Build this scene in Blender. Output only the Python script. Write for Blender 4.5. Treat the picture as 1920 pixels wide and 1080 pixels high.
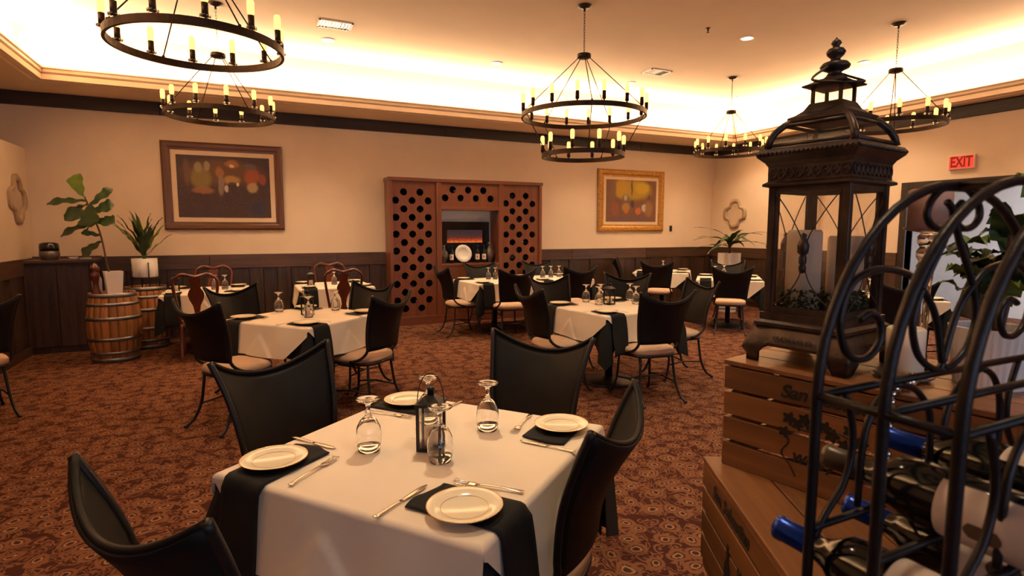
import bpy, bmesh, math, random
from mathutils import Vector, Matrix
from mathutils.geometry import delaunay_2d_cdt
PI = math.pi
random.seed(7)
S = bpy.context.scene
for o in list(bpy.data.objects): bpy.data.objects.remove(o)
C = S.collection
R = math.radians

# ------------------------------------------------------------------ camera
cam = bpy.data.cameras.new('camera'); cam.sensor_width = 36; cam.lens = 1057.3 / 1920 * 36
cam.clip_start = .02; cam.clip_end = 100
cam.dof.use_dof = True; cam.dof.focus_distance = 2.6; cam.dof.aperture_fstop = 5.6
co = bpy.data.objects.new('camera', cam); C.objects.link(co)
co.location = (0, 0, 1.519); co.rotation_euler = (PI / 2 - .102, 0, -.443)
S.camera = co
# ------------------------------------------------------------------ colour management
S.view_settings.view_transform = 'Standard'; S.view_settings.look = 'None'
S.view_settings.gamma = 1; S.view_settings.use_curve_mapping = False
S.view_settings.exposure = -0.13
# ------------------------------------------------------------------ world (overcast daylight outside the assumed window)
W = bpy.data.worlds.new('world'); S.world = W; W.use_nodes = True
bg = W.node_tree.nodes['Background']; bg.inputs[0].default_value = (.62, .76, 1, 1); bg.inputs[1].default_value = 1.2

def area(name, loc, rot, sx, sy, power, col, spread=PI):
    l = bpy.data.lights.new(name, 'AREA'); l.shape = 'RECTANGLE'; l.size = sx; l.size_y = sy
    l.energy = power; l.color = col; l.spread = spread
    o = bpy.data.objects.new(name, l); C.objects.link(o); o.location = loc; o.rotation_euler = rot
    return o
WARM = (1, .79, .52)
# added lamps for assumed daylight: window behind the camera, side room past the doorway
area('assumed_window_daylight', (1.2, -3.3, 1.9), (R(84), 0, 0), 6.0, 1.9, 32, (.55, .66, 1))
area('side_room_added_lamp', (11.1, 2.6, 2.75), (0, 0, 0), 1.6, 2.4, 170, (.86, .90, 1))  # added overhead lamp brightening the windowless side room
# cove strips hidden behind the cornice, shining up at the tray ceiling
COVE = 29
for nm, loc, sx, sy, rot in (
    ('cove_light_back', (3.35, 8.52, 3.40), 10.4, .06, (R(200), 0, 0)),
    ('cove_light_left', (-2.16, 5.3, 3.40), .06, 6.2, (R(180), R(20), 0)),
    ('cove_light_right', (8.95, 5.3, 3.40), .06, 6.2, (R(180), R(-20), 0))):
    area(nm, loc, rot, sx, sy, COVE * max(sx, sy), WARM)

# ------------------------------------------------------------------ helpers
class MB:
    def __init__(s): s.v = []; s.f = []; s.sm = []; s.M = Matrix()
    def add(s, vs, fs, smooth=False):
        n = len(s.v); s.v += [tuple(s.M @ Vector(p)) for p in vs]
        s.f += [tuple(i + n for i in f) for f in fs]; s.sm += [smooth] * len(fs); return s
    def box(s, c, d, rz=0):
        x, y, z = d[0] / 2, d[1] / 2, d[2] / 2; m = Matrix.Translation(c) @ Matrix.Rotation(rz, 4, 'Z')
        vs = [m @ Vector((a * x, b * y, e * z)) for a in (-1, 1) for b in (-1, 1) for e in (-1, 1)]
        return s.add(vs, [(0, 1, 3, 2), (4, 6, 7, 5), (0, 4, 5, 1), (2, 3, 7, 6), (0, 2, 6, 4), (1, 5, 7, 3)])
    def b2(s, x0, x1, y0, y1, z0, z1):
        return s.box(((x0 + x1) / 2, (y0 + y1) / 2, (z0 + z1) / 2), (abs(x1 - x0), abs(y1 - y0), abs(z1 - z0)))
    def lathe(s, prof, seg=16, c=(0, 0, 0), closed=False, smooth=True, sq=None, ph=0):
        vs = []; n = len(prof)
        for r, z in prof:
            for k in range(seg):
                a = 2 * PI * k / seg + ph; vs.append((c[0] + r * math.cos(a), c[1] + r * math.sin(a), c[2] + z))
        fs = []
        for i in range(n if closed else n - 1):
            j = (i + 1) % n
            for k in range(seg):
                l = (k + 1) % seg; fs.append((i * seg + k, i * seg + l, j * seg + l, j * seg + k))
        if not closed:
            if prof[0][0] > 1e-5: fs.append(tuple(range(seg))[::-1])
            if prof[-1][0] > 1e-5: fs.append(tuple((n - 1) * seg + k for k in range(seg)))
        return s.add(vs, fs, smooth)
    def tube(s, pts, r, seg=8, closed=False, smooth=True, flat=1.0):
        pts = [Vector(p) for p in pts]; n = len(pts); vs = []
        rr = r if isinstance(r, (list, tuple)) else [r] * n
        up = None
        for i, p in enumerate(pts):
            if closed: t = pts[(i + 1) % n] - pts[i - 1]
            else: t = pts[min(i + 1, n - 1)] - pts[max(i - 1, 0)]
            t.normalize()
            if up is None:
                up = Vector((0, 0, 1)) if abs(t.z) < .9 else Vector((0, 1, 0))
            a = up - t * up.dot(t)
            if a.length < 1e-4: a = t.orthogonal()
            a.normalize(); up = a; b = t.cross(a)
            for k in range(seg):
                q = 2 * PI * k / seg + PI / seg; vs.append(p + a * (math.cos(q) * rr[i]) + b * (math.sin(q) * rr[i] * flat))
        fs = []
        for i in range(n if closed else n - 1):
            j = (i + 1) % n
            for k in range(seg):
                l = (k + 1) % seg; fs.append((i * seg + k, i * seg + l, j * seg + l, j * seg + k))
        if not closed: fs += [tuple(range(seg))[::-1], tuple((n - 1) * seg + k for k in range(seg))]
        return s.add(vs, fs, smooth)
    def grid(s, fn, nu, nv, smooth=True):
        vs = [fn(i / nu, j / nv) for j in range(nv + 1) for i in range(nu + 1)]
        fs = [(j * (nu + 1) + i, j * (nu + 1) + i + 1, (j + 1) * (nu + 1) + i + 1, (j + 1) * (nu + 1) + i) for j in range(nv) for i in range(nu)]
        return s.add(vs, fs, smooth)
    def prism(s, poly, d0, d1, axis='y', smooth=False):
        n = len(poly)
        mk = (lambda p, d: (p[0], d, p[1])) if axis == 'y' else ((lambda p, d: (p[0], p[1], d)) if axis == 'z' else (lambda p, d: (d, p[0], p[1])))
        vs = [mk(p, d0) for p in poly] + [mk(p, d1) for p in poly]
        fs = [tuple(range(n)), tuple(range(2 * n - 1, n - 1, -1))] + [(i, (i + 1) % n, n + (i + 1) % n, n + i) for i in range(n)]
        return s.add(vs, fs, smooth)
    def ball(s, c, r, seg=10, rings=7, sz=1):
        return s.lathe([(max(1e-6, r * math.sin(PI * i / rings)), -r * sz * math.cos(PI * i / rings)) for i in range(rings + 1)], seg, c)
    def mesh(s, name):
        m = bpy.data.meshes.new(name); m.from_pydata(s.v, [], s.f); m.polygons.foreach_set('use_smooth', s.sm); m.update()
        b = bmesh.new(); b.from_mesh(m); bmesh.ops.recalc_face_normals(b, faces=b.faces); b.to_mesh(m); b.free(); return m
    def build(s, name, mat, parent=None, loc=None, rz=None, bev=0, solid=0, sub=0):
        o = bpy.data.objects.new(name, s.mesh(name)); C.objects.link(o); o.data.materials.append(mat)
        if parent: o.parent = parent
        if loc: o.location = loc
        if rz is not None: o.rotation_euler.z = rz
        if solid:
            k = o.modifiers.new('solidify', 'SOLIDIFY'); k.thickness = solid; k.offset = -1
        if bev:
            k = o.modifiers.new('bevel', 'BEVEL'); k.width = bev; k.segments = 2; k.limit_method = 'ANGLE'
        if sub:
            k = o.modifiers.new('subdivision', 'SUBSURF'); k.levels = sub; k.render_levels = sub
        return o
def tag(o, label, cat, group=None):
    o['label'] = label; o['category'] = cat
    if group: o['group'] = group
    return o
def thing(name, loc, rz=0, label='', cat='', group=None):
    o = bpy.data.objects.new(name, None); C.objects.link(o); o.location = loc; o.rotation_euler.z = rz; o.empty_display_size = .1
    return tag(o, label, cat, group)
def struct(o):
    o['kind'] = 'structure'; return o
def copy_tree(o, parent=None):
    c = o.copy(); C.objects.link(c)
    if parent: c.parent = parent
    for ch in KIDS(o): copy_tree(ch, c)
    return c
def KIDS(o): return [x for x in bpy.data.objects if x.parent == o]
def arc(cx, cy, r, a0, a1, n):
    return [(cx + r * math.cos(R(a0 + (a1 - a0) * i / n)), cy + r * math.sin(R(a0 + (a1 - a0) * i / n))) for i in range(n + 1)]
def spline(pts, n=6):
    P = [Vector(p) for p in pts]; out = []
    for i in range(len(P) - 1):
        p0 = P[max(i - 1, 0)]; p1 = P[i]; p2 = P[i + 1]; p3 = P[min(i + 2, len(P) - 1)]
        for k in range(n):
            t = k / n
            out.append(.5 * ((2 * p1) + (p2 - p0) * t + (2 * p0 - 5 * p1 + 4 * p2 - p3) * t * t + (3 * p1 - p0 - 3 * p2 + p3) * t ** 3))
    return out + [P[-1]]

# ------------------------------------------------------------------ materials
class NT:
    def __init__(s, name):
        s.m = bpy.data.materials.new(name); s.m.use_nodes = True; s.t = s.m.node_tree; s.b = s.t.nodes['Principled BSDF']
    def n(s, typ, **k):
        o = s.t.nodes.new(typ)
        for a, v in k.items(): setattr(o, a, v)
        return o
    def l(s, a, b): s.t.links.new(a, b)
    def coord(s, scale=(1, 1, 1), rot=(0, 0, 0), kind='Object'):
        c = s.n('ShaderNodeTexCoord'); m = s.n('ShaderNodeMapping'); m.inputs['Scale'].default_value = scale; m.inputs['Rotation'].default_value = rot
        s.l(c.outputs[kind], m.inputs[0]); return m.outputs[0]
    def noise(s, vec, scale, detail=4, rough=.55, dist=0):
        o = s.n('ShaderNodeTexNoise'); o.inputs['Scale'].default_value = scale; o.inputs['Detail'].default_value = detail
        o.inputs['Roughness'].default_value = rough; o.inputs['Distortion'].default_value = dist
        if vec is not None: s.l(vec, o.inputs['Vector'])
        return o.outputs['Fac']
    def ramp(s, fac, stops, interp='LINEAR'):
        o = s.n('ShaderNodeValToRGB'); e = o.color_ramp.elements; o.color_ramp.interpolation = interp
        while len(e) < len(stops): e.new(.5)
        for i, (p, c) in enumerate(stops): e[i].position = p; e[i].color = (*c, 1) if len(c) == 3 else c
        s.l(fac, o.inputs[0]); return o.outputs[0]
    def math(s, op, a, b=None, clamp=False):
        o = s.n('ShaderNodeMath', operation=op, use_clamp=clamp)
        for i, x in enumerate((a, b)):
            if x is None: continue
            if isinstance(x, (int, float)): o.inputs[i].default_value = x
            else: s.l(x, o.inputs[i])
        return o.outputs[0]
    def mix(s, fac, a, b):
        o = s.n('ShaderNodeMix', data_type='RGBA')
        for i, x in ((0, fac), (6, a), (7, b)):
            if isinstance(x, (int, float)): o.inputs[i].default_value = x
            elif isinstance(x, tuple): o.inputs[i].default_value = (*x, 1)
            else: s.l(x, o.inputs[i])
        return o.outputs[2]
    def bump(s, h, strength=.2, dist=.01):
        o = s.n('ShaderNodeBump'); o.inputs['Strength'].default_value = strength; o.inputs['Distance'].default_value = dist
        s.l(h, o.inputs['Height']); s.l(o.outputs[0], s.b.inputs['Normal'])
    def set(s, **k):
        for a, v in k.items():
            i = s.b.inputs[a.replace('_', ' ')]
            if isinstance(v, tuple): i.default_value = (*v, 1) if len(v) == 3 else v
            elif isinstance(v, (int, float)): i.default_value = v
            else: s.l(v, i)
        return s
def plain(name, col, rough=.5, metal=0, vary=.12, scale=6, bump=0, bscale=60, spec=.5, sheen=0, coat=0):
    t = NT(name); v = t.coord(); n = t.noise(v, scale, 3)
    a = tuple(x * (1 - vary) for x in col); b = tuple(min(1, x * (1 + vary)) for x in col)
    t.set(Base_Color=t.ramp(n, [(.3, a), (.7, b)]), Roughness=rough, Metallic=metal)
    t.b.inputs['Specular IOR Level'].default_value = spec
    if sheen: t.b.inputs['Sheen Weight'].default_value = sheen
    if coat: t.b.inputs['Coat Weight'].default_value = coat; t.b.inputs['Coat Roughness'].default_value = .15
    if bump: t.bump(t.noise(v, bscale, 3), bump, .004)
    return t.m
def wood(name, c0, c1, rough=.5, axis=2, scale=3, coat=0, per_obj=.25, bump=.15):
    t = NT(name); sc = [14, 14, 14]; sc[axis] = 1.0
    v = t.coord(tuple(x * scale / 3 for x in sc)); oi = t.n('ShaderNodeObjectInfo')
    va = t.n('ShaderNodeVectorMath', operation='ADD'); t.l(v, va.inputs[0])
    cx = t.n('ShaderNodeCombineXYZ'); t.l(t.math('MULTIPLY', oi.outputs['Random'], 37), cx.inputs[0]); t.l(t.math('MULTIPLY', oi.outputs['Random'], 91), cx.inputs[1]); t.l(t.math('MULTIPLY', oi.outputs['Random'], 53), cx.inputs[2])
    t.l(cx.outputs[0], va.inputs[1])
    n = t.noise(va.outputs[0], 1.6, 6, .6, .6); n2 = t.noise(va.outputs[0], 9, 2)
    f = t.math('ADD', t.math('MULTIPLY', n, .8), t.math('MULTIPLY', n2, .25))
    col = t.ramp(f, [(.30, c0), (.72, c1)])
    hsv = t.n('ShaderNodeHueSaturation'); t.l(col, hsv.inputs['Color'])
    t.l(t.math('ADD', 1 - per_obj / 2, t.math('MULTIPLY', oi.outputs['Random'], per_obj)), hsv.inputs['Value'])
    t.set(Base_Color=hsv.outputs[0], Roughness=rough)
    if coat: t.b.inputs['Coat Weight'].default_value = coat; t.b.inputs['Coat Roughness'].default_value = .2
    if bump: t.bump(f, bump, .004)
    return t.m
def glow(name, col, st):
    t = NT(name); t.set(Base_Color=col, Emission_Color=col, Emission_Strength=st); return t.m
def glass(name, col=(1, 1, 1), rough=0.0, ior=1.45):
    t = NT(name); t.set(Base_Color=col, Roughness=rough, IOR=ior); t.b.inputs['Transmission Weight'].default_value = 1; return t.m
def pane(name, tint=(.95, .95, .93), refl=.1):
    t = NT(name); t.t.nodes.remove(t.b); tr = t.n('ShaderNodeBsdfTransparent'); tr.inputs[0].default_value = (*tint, 1)
    g = t.n('ShaderNodeBsdfGlossy'); g.inputs['Roughness'].default_value = .02
    fr = t.n('ShaderNodeLayerWeight'); fr.inputs[0].default_value = .5
    mx = t.n('ShaderNodeMixShader'); t.l(t.math('ADD', t.math('MULTIPLY', t.math('POWER', fr.outputs['Facing'], 4.0), .5), refl * .2), mx.inputs[0]); t.l(tr.outputs[0], mx.inputs[1]); t.l(g.outputs[0], mx.inputs[2])
    t.l(mx.outputs[0], t.t.nodes['Material Output'].inputs[0]); return t.m

def carpet():
    t = NT('patterned carpet'); v = t.coord()
    w = t.n('ShaderNodeTexNoise'); w.inputs['Scale'].default_value = 5; w.inputs['Detail'].default_value = 2; t.l(v, w.inputs['Vector'])
    sub = t.n('ShaderNodeVectorMath', operation='SUBTRACT'); t.l(w.outputs['Color'], sub.inputs[0]); sub.inputs[1].default_value = (.5, .5, .5)
    sc = t.n('ShaderNodeVectorMath', operation='SCALE'); t.l(sub.outputs[0], sc.inputs[0]); sc.inputs['Scale'].default_value = .10
    ad = t.n('ShaderNodeVectorMath', operation='ADD'); t.l(v, ad.inputs[0]); t.l(sc.outputs[0], ad.inputs[1]); p = ad.outputs[0]
    def vor(scale, feat='F1', rnd=.75):
        o = t.n('ShaderNodeTexVoronoi', feature=feat, voronoi_dimensions='2D'); o.inputs['Scale'].default_value = scale; o.inputs['Randomness'].default_value = rnd; t.l(p, o.inputs['Vector']); return o
    a = vor(7.5); d = a.outputs['Distance']
    def band(x, lo, hi, s=.03):
        m1 = t.n('ShaderNodeMapRange', interpolation_type='SMOOTHSTEP'); m1.inputs[1].default_value = lo - s; m1.inputs[2].default_value = lo + s; t.l(x, m1.inputs[0])
        m2 = t.n('ShaderNodeMapRange', interpolation_type='SMOOTHSTEP'); m2.inputs[1].default_value = hi - s; m2.inputs[2].default_value = hi + s; m2.inputs[3].default_value = 1; m2.inputs[4].default_value = 0; t.l(x, m2.inputs[0])
        return t.math('MULTIPLY', m1.outputs[0], m2.outputs[0])
    ring = band(d, .23, .37); core = band(d, -.5, .085); petal = band(d, .11, .17, .02)
    e2 = vor(12.5, 'F1', .95); ring2 = band(e2.outputs['Distance'], .27, .40, .02); dots = band(e2.outputs['Distance'], -.5, .12, .03)
    cut = band(t.noise(p, 14, 1, .4, .5), .47, .9, .02)
    n1 = t.noise(p, 9, 1, .4, 1.6); vine = t.math('MAXIMUM', band(n1, .485, .535, .010), band(n1, .60, .64, .010))
    tan = t.math('MAXIMUM', t.math('MAXIMUM', ring, vine), t.math('MAXIMUM', t.math('MULTIPLY', ring2, cut), t.math('MULTIPLY', dots, .8)))
    fine = t.noise(v, 260, 2)
    base = t.mix(t.noise(v, 2.2, 2), (.044, .0105, .008), (.062, .017, .011))
    tanc = t.mix(t.noise(v, 6, 2), (.22, .094, .046), (.17, .066, .034))
    c = t.mix(tan, base, tanc)
    c = t.mix(petal, c, (.34, .17, .085)); c = t.mix(core, c, (.035, .022, .022))
    c = t.mix(t.math('MULTIPLY', fine, .35), c, (.05, .02, .012))
    t.set(Base_Color=c, Roughness=.95); t.b.inputs['Specular IOR Level'].default_value = .1
    t.bump(t.math('ADD', fine, t.math('MULTIPLY', tan, .5)), .35, .004); return t.m

M = {}
M['carpet'] = carpet()
M['wall'] = plain('cream plaster', (.78, .62, .47), .8, vary=.03, scale=2, bump=.06, bscale=140, spec=.2)
M['ceil'] = plain('cream ceiling paint', (.80, .61, .44), .85, vary=.03, scale=1.5, spec=.15)
M['trim'] = plain('painted cornice', (.74, .55, .38), .55, vary=.04)
M['white'] = plain('white paint', (.82, .82, .82), .6, vary=.03)
M['dark'] = wood('dark stained pine', (.018, .009, .006), (.085, .042, .024), .45, 2, 3, .15, .5)
M['darkh'] = wood('dark stained board', (.030, .015, .009), (.12, .058, .032), .42, 0, 3, .15, .35)
M['darky'] = wood('dark stained side board', (.030, .015, .009), (.12, .058, .032), .42, 1, 3, .15, .35)
M['beam'] = wood('near black beam', (.010, .006, .005), (.040, .022, .015), .5, 0, 2, 0, .3)
M['beamy'] = wood('near black side beam', (.010, .006, .005), (.040, .022, .015), .5, 1, 2, 0, .3)
M['cherry'] = wood('cherry cabinet wood', (.12, .036, .017), (.21, .066, .030), .38, 2, 1.5, .25, .12)
M['cherryh'] = wood('cherry cabinet rail', (.12, .036, .017), (.21, .066, .030), .38, 0, 1.5, .25, .12)
M['qa'] = wood('polished mahogany', (.075, .014, .006), (.17, .038, .016), .22, 2, 2, .6, .1)
M['oak'] = wood('barrel oak', (.22, .075, .020), (.46, .19, .055), .5, 2, 2, .2, .45)
M['hoop'] = plain('galvanised hoop', (.26, .25, .26), .42, .85, .25, 9)
M['crate'] = wood('crate pine', (.30, .115, .030), (.55, .25, .080), .55, 1, 1.6, .1, .3)
M['iron'] = plain('black wrought iron', (.020, .016, .016), .42, .35, .2, 20, .12, 90)
M['rackiron'] = plain('brown black rack iron', (.016, .012, .013), .38, .4, .25, 20, .15, 120)
M['leather'] = plain('black leather', (.010, .0085, .0085), .55, 0, .2, 9, .10, 220, .18)
M['cushion'] = plain('beige seat fabric', (.56, .37, .25), .85, 0, .06, 12, .2, 300, .2)
M['linen'] = plain('white table linen', (.82, .69, .56), .82, 0, .02, 5, .10, 500, .25, .1)
M['black_linen'] = plain('black table linen', (.010, .010, .011), .8, 0, .2, 5, .12, 500, .25)
M['china'] = plain('cream china', (.86, .76, .58), .12, 0, .02, 3, spec=.6)
M['gold'] = plain('gold rim', (.75, .48, .16), .25, 1, .08)
M['steel'] = plain('cutlery steel', (.66, .60, .54), .2, 1, .05)
M['glass'] = glass('clear glass')
M['pane'] = pane('window pane')
M['lpane'] = pane('lantern pane', (.985, .98, .97), .25)
M['bronze'] = plain('oil rubbed bronze', (.045, .026, .017), .45, .7, .3, 14)
M['lantern'] = plain('aged bronze lantern', (.062, .040, .031), .42, .6, .45, 16, .25, 70)
M['bulb'] = glow('glowing filament bulb', (1, .50, .13), 2.8)
M['can'] = glow('downlight lens', (1, .82, .58), 14)
M['wax'] = plain('ivory wax', (.90, .74, .56), .5, 0, .04, 5); M['wax'].node_tree.nodes['Principled BSDF'].inputs['Subsurface Weight'].default_value = .3
M['pinkwax'] = plain('rose wax', (.62, .34, .24), .5, 0, .05, 5)
M['ceramic'] = plain('white ceramic', (.80, .75, .70), .35, 0, .02)
M['leaf'] = plain('dark green leaf', (.026, .055, .016), .38, 0, .4, 9, spec=.5)
M['leafy'] = plain('fresh green leaf', (.12, .19, .025), .42, 0, .35, 9)
M['moss'] = plain('preserved moss', (.030, .060, .018), .8, 0, .5, 40)
M['stem'] = plain('brown stem', (.10, .055, .03), .7, 0, .3)
M['soil'] = plain('potting soil', (.03, .018, .012), .95, 0, .4, 60)
M['bottle'] = plain('dark bottle glass', (.006, .007, .006), .10, 0, .2, spec=.5)
M['bluecap'] = plain('blue foil capsule', (.010, .050, .36), .25, .55, .2, 15)
M['greycap'] = plain('dark foil capsule', (.10, .075, .055), .35, .5, .2, 15)
M['label'] = plain('cream paper label', (.70, .56, .46), .7, 0, .06, 20)
M['ink'] = plain('black ink', (.015, .010, .008), .8)
M['plastic'] = plain('white plastic', (.78, .72, .64), .5, 0, .03)
M['black'] = plain('black gloss', (.008, .008, .010), .15, 0, .1, spec=.6)
M['goldframe'] = plain('gilded frame', (.46, .23, .045), .38, .45, .3, 22, .2, 70)
M['woodframe'] = wood('carved brown frame', (.065, .021, .006), (.17, .064, .016), .4, 0, 5, .2, 0)
M['woodframev'] = wood('carved brown frame upright', (.065, .021, .006), (.17, .064, .016), .4, 2, 5, .2, 0)
M['mat'] = plain('linen mat board', (.76, .58, .40), .85, 0, .03)
M['palewood'] = wood('bleached carved wood', (.26, .17, .10), (.52, .38, .24), .6, 2, 4, 0, .1)
M['mirror'] = plain('mirror glass', (.80, .76, .70), .05, 1, .01)
M['silver'] = plain('mercury silver', (.75, .70, .62), .12, 1, .1, 30)
M['redlit'] = glow('red exit letters', (.22, .001, .001), .35)
M['exitred'] = glow('glowing exit face', (.70, .055, .035), .7)
M['exitface'] = plain('exit face', (.86, .62, .50), .5)
M['pewter'] = plain('pewter vase', (.16, .13, .11), .3, .7, .3, 12)

# ------------------------------------------------------------------ setting
XL, XR, YB, YF = -2.45, 9.17, 9.2, -3.6
ZC, ZS, ZB = 3.9, 3.25, 3.08
struct(MB().add([(-3.4, YF - .2, 0), (12.2, YF - .2, 0), (12.2, YB + .2, 0), (-3.4, YB + .2, 0)], [(0, 1, 2, 3)]).build('floor', M['carpet']))
wb = struct(MB().b2(-3.3, XR + .2, YB, YB + .15, 0, 4.05).build('wall_back', M['wall']))
wl = struct(MB().b2(XL - .1, XL, YF, YB, 0, 2.55).b2(-3.0, XL - .1, YF, YB, 2.50, 2.55).b2(-3.15, -3.0, YF, YB, 2.5, ZS + .1).build('wall_left', M['wall']))
# right wall with doorway Y 3.62..5.25
DY0, DY1, DH = 3.62, 5.25, 2.14
wr = struct(MB().b2(XR, XR + .15, DY1, YB, 0, ZS + .1).b2(XR, XR + .15, YF, DY0, 0, ZS + .1).b2(XR, XR + .15, DY0, DY1, DH, ZS + .1)
            .b2(XR - .07, XR, 6.7, YB, 0, 2.55).build('wall_right', M['wall']))
WX0, WX1, WZ0, WZ1 = -1.8, 4.2, .95, 2.85
wf = struct(MB().b2(-3.15, WX0, YF - .15, YF, 0, 4.05).b2(WX1, XR + .15, YF - .15, YF, 0, 4.05).b2(WX0, WX1, YF - .15, YF, 0, WZ0).b2(WX0, WX1, YF - .15, YF, WZ1, 4.05).build('wall_front', M['wall']))
win = struct(MB().b2(WX0, WX1, YF - .12, YF - .05, WZ0, WZ0 + .06).b2(WX0, WX1, YF - .12, YF - .05, WZ1 - .06, WZ1).build('assumed_window_1', M['dark']))  # assumed window behind the camera, out of view
for k in range(5):
    x = WX0 + (WX1 - WX0) * k / 4; MB().b2(x - .03, x + .03, YF - .12, YF - .05, WZ0, WZ1).build('mullion', M['dark'], win)
for k in range(4):
    x = WX0 + (WX1 - WX0) * k / 4; MB().b2(x + .03, x + 1.47, YF - .09, YF - .085, WZ0 + .06, WZ1 - .06).build('pane', M['pane'], win)
# ceiling: raised tray, soffit ring, cornice
TX0, TX1, TY0, TY1 = -2.28, 9.03, -1.75, 8.62       # tray side walls
LX0, LX1, LY0, LY1 = -2.02, 8.80, -1.45, 8.36       # lip of the cornice
cl = struct(MB().b2(TX0 - .1, TX1 + .1, TY0 - .1, TY1 + .1, ZC, ZC + .1)
            .b2(TX0 - .1, TX1 + .1, TY1, TY1 + .06, ZS + .06, ZC).b2(TX0 - .1, TX1 + .1, TY0 - .06, TY0, ZS + .06, ZC)
            .b2(TX0 - .06, TX0, TY0, TY1, ZS + .06, ZC).b2(TX1, TX1 + .06, TY0, TY1, ZS + .06, ZC)
            .b2(-3.15, XR + .15, LY1, YB, ZS, ZS + .06).b2(-3.15, XR + .15, YF, LY0, ZS, ZS + .06)
            .b2(-3.15, LX0, LY0, LY1, ZS, ZS + .06).b2(LX1, XR + .15, LY0, LY1, ZS, ZS + .06).build('ceiling', M['ceil']))
prof = [(.10, 0), (.085, .012), (.085, .03), (.055, .04), (.03, .055), (.022, .075), (.0, .085), (-.012, .095), (-.012, .125), (-.03, .135), (-.03, .148), (.03, .148), (.03, .06), (.10, .06)]
def cornice(n, P0, P1, nx, ny):
    # outward n points from the tray to the wall; mitred at 45 degrees
    d = Vector((P1[0] - P0[0], P1[1] - P0[1], 0)); L = d.length; d.normalize(); vs = []
    for k, P in ((0, P0), (1, P1)):
        for o, z in prof:
            e = (-o if k == 0 else o)
            vs.append((P[0] + nx * o + d.x * e, P[1] + ny * o + d.y * e, ZS - .012 + z))
    m = len(prof); fs = [(i, (i + 1) % m, m + (i + 1) % m, m + i) for i in range(m)] + [tuple(range(m)), tuple(range(2 * m - 1, m - 1, -1))]
    return struct(MB().add(vs, fs).build('trim_%d' % n, M['trim']))
cornice(1, (LX0, LY1), (LX1, LY1), 0, 1); cornice(2, (LX0, LY0), (LX1, LY0), 0, -1)
cornice(3, (LX0, LY0), (LX0, LY1), -1, 0); cornice(4, (LX1, LY0), (LX1, LY1), 1, 0)
# dark beam boards under the soffit
t5 = struct(MB().b2(-3.0, XR, YB - .012, YB, ZB, ZS).build('trim_5', M['beam']))
for k in range(6):
    x0 = -2.98 + k * 2.03; MB().b2(x0, x0 + 2.022, YB - .045, YB - .012, ZB, ZS - .004).build('board', M['beam'], t5, bev=.004)
t6 = struct(MB().b2(XR - .012, XR, YF, YB - .05, ZB, ZS).build('trim_6', M['beamy']))
for k in range(6):
    y0 = -3.55 + k * 2.11; MB().b2(XR - .045, XR - .012, y0, y0 + 2.10, ZB, ZS - .004).build('board', M['beamy'], t6, bev=.004)
t7 = struct(MB().b2(-3.0, -2.96, YF, YB - .05, ZB, ZS).build('trim_7', M['beamy']))
# wainscot: rail boards and upright planks
ZR = 1.17
t8 = struct(MB().b2(XL, XR - .07, YB - .012, YB, .0, ZR - .002).build('trim_8', M['dark']))
x = XL
while x < XR - .1:
    w = random.choice((1.75, 2.0, 2.3)); x1 = min(x + w, XR - .07)
    MB().b2(x + .002, x1 - .002, YB - .05, YB - .012, ZR - .20, ZR).build('rail_board', M['darkh'], t8, bev=.004); x = x1
x = XL; k = 0
while x < XR - .1:
    x1 = min(x + random.choice((.19, .24, .28)), XR - .07)
    if not (2.12 < x and x1 < 4.7): MB().b2(x + .003, x1 - .003, YB - .03 - .012 * (k % 2), YB - .012, .10, ZR - .2).build('plank', M['dark'], t8, bev=.003)
    x = x1; k += 1
struct(MB().b2(XL, 2.06, YB - .055, YB - .012, 0, .1).b2(4.78, XR - .07, YB - .055, YB - .012, 0, .1).build('baseboard_back', M['darkh']))
t9 = struct(MB().b2(XL, XL + .012, YF, YB - .05, 0, ZR - .002).build('trim_9', M['dark']))
y = YB - .05; k = 0
while y > 4.0:
    MB().b2(XL + .012, XL + .03 + .012 * (k % 2), y - .24, y - .004, .1, ZR - .2).build('plank', M['dark'], t9, bev=.003); y -= .24; k += 1
for y0 in (3.2, 5.2, 7.2): MB().b2(XL + .012, XL + .05, y0, y0 + 1.945, ZR - .2, ZR).build('rail_board', M['darky'], t9, bev=.004)
struct(MB().b2(XL + .012, XL + .06, 4, YB - .06, 0, .1).build('baseboard_left', M['darky']))
t10 = struct(MB().b2(XR - .082, XR - .07, 6.7, YB - .05, 0, ZR - .002).b2(XR - .012, XR, DY1 + .1, 6.7, 0, ZR - .002).b2(XR - .012, XR, YF, DY0 - .1, 0, ZR - .002).build('trim_10', M['dark']))
y = YB - .06; k = 0
while y > 5.6:
    o = .07 if y > 6.9 else 0
    MB().b2(XR - .012 - o, XR - .03 - .012 * (k % 2) - o, y - .236, y, .1, ZR - .2).build('plank', M['dark'], t10, bev=.003); y -= .24; k += 1
MB().b2(XR - .082, XR - .12, 6.71, YB - .06, ZR - .2, ZR).build('rail_board', M['darky'], t10, bev=.004)
MB().b2(XR - .012, XR - .05, DY1 + .1, 6.69, ZR - .2, ZR).build('rail_board', M['darky'], t10, bev=.004)
MB().b2(XR - .012, XR - .05, .2, DY0 - .1, ZR - .2, ZR).build('rail_board', M['darky'], t10, bev=.004)
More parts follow.
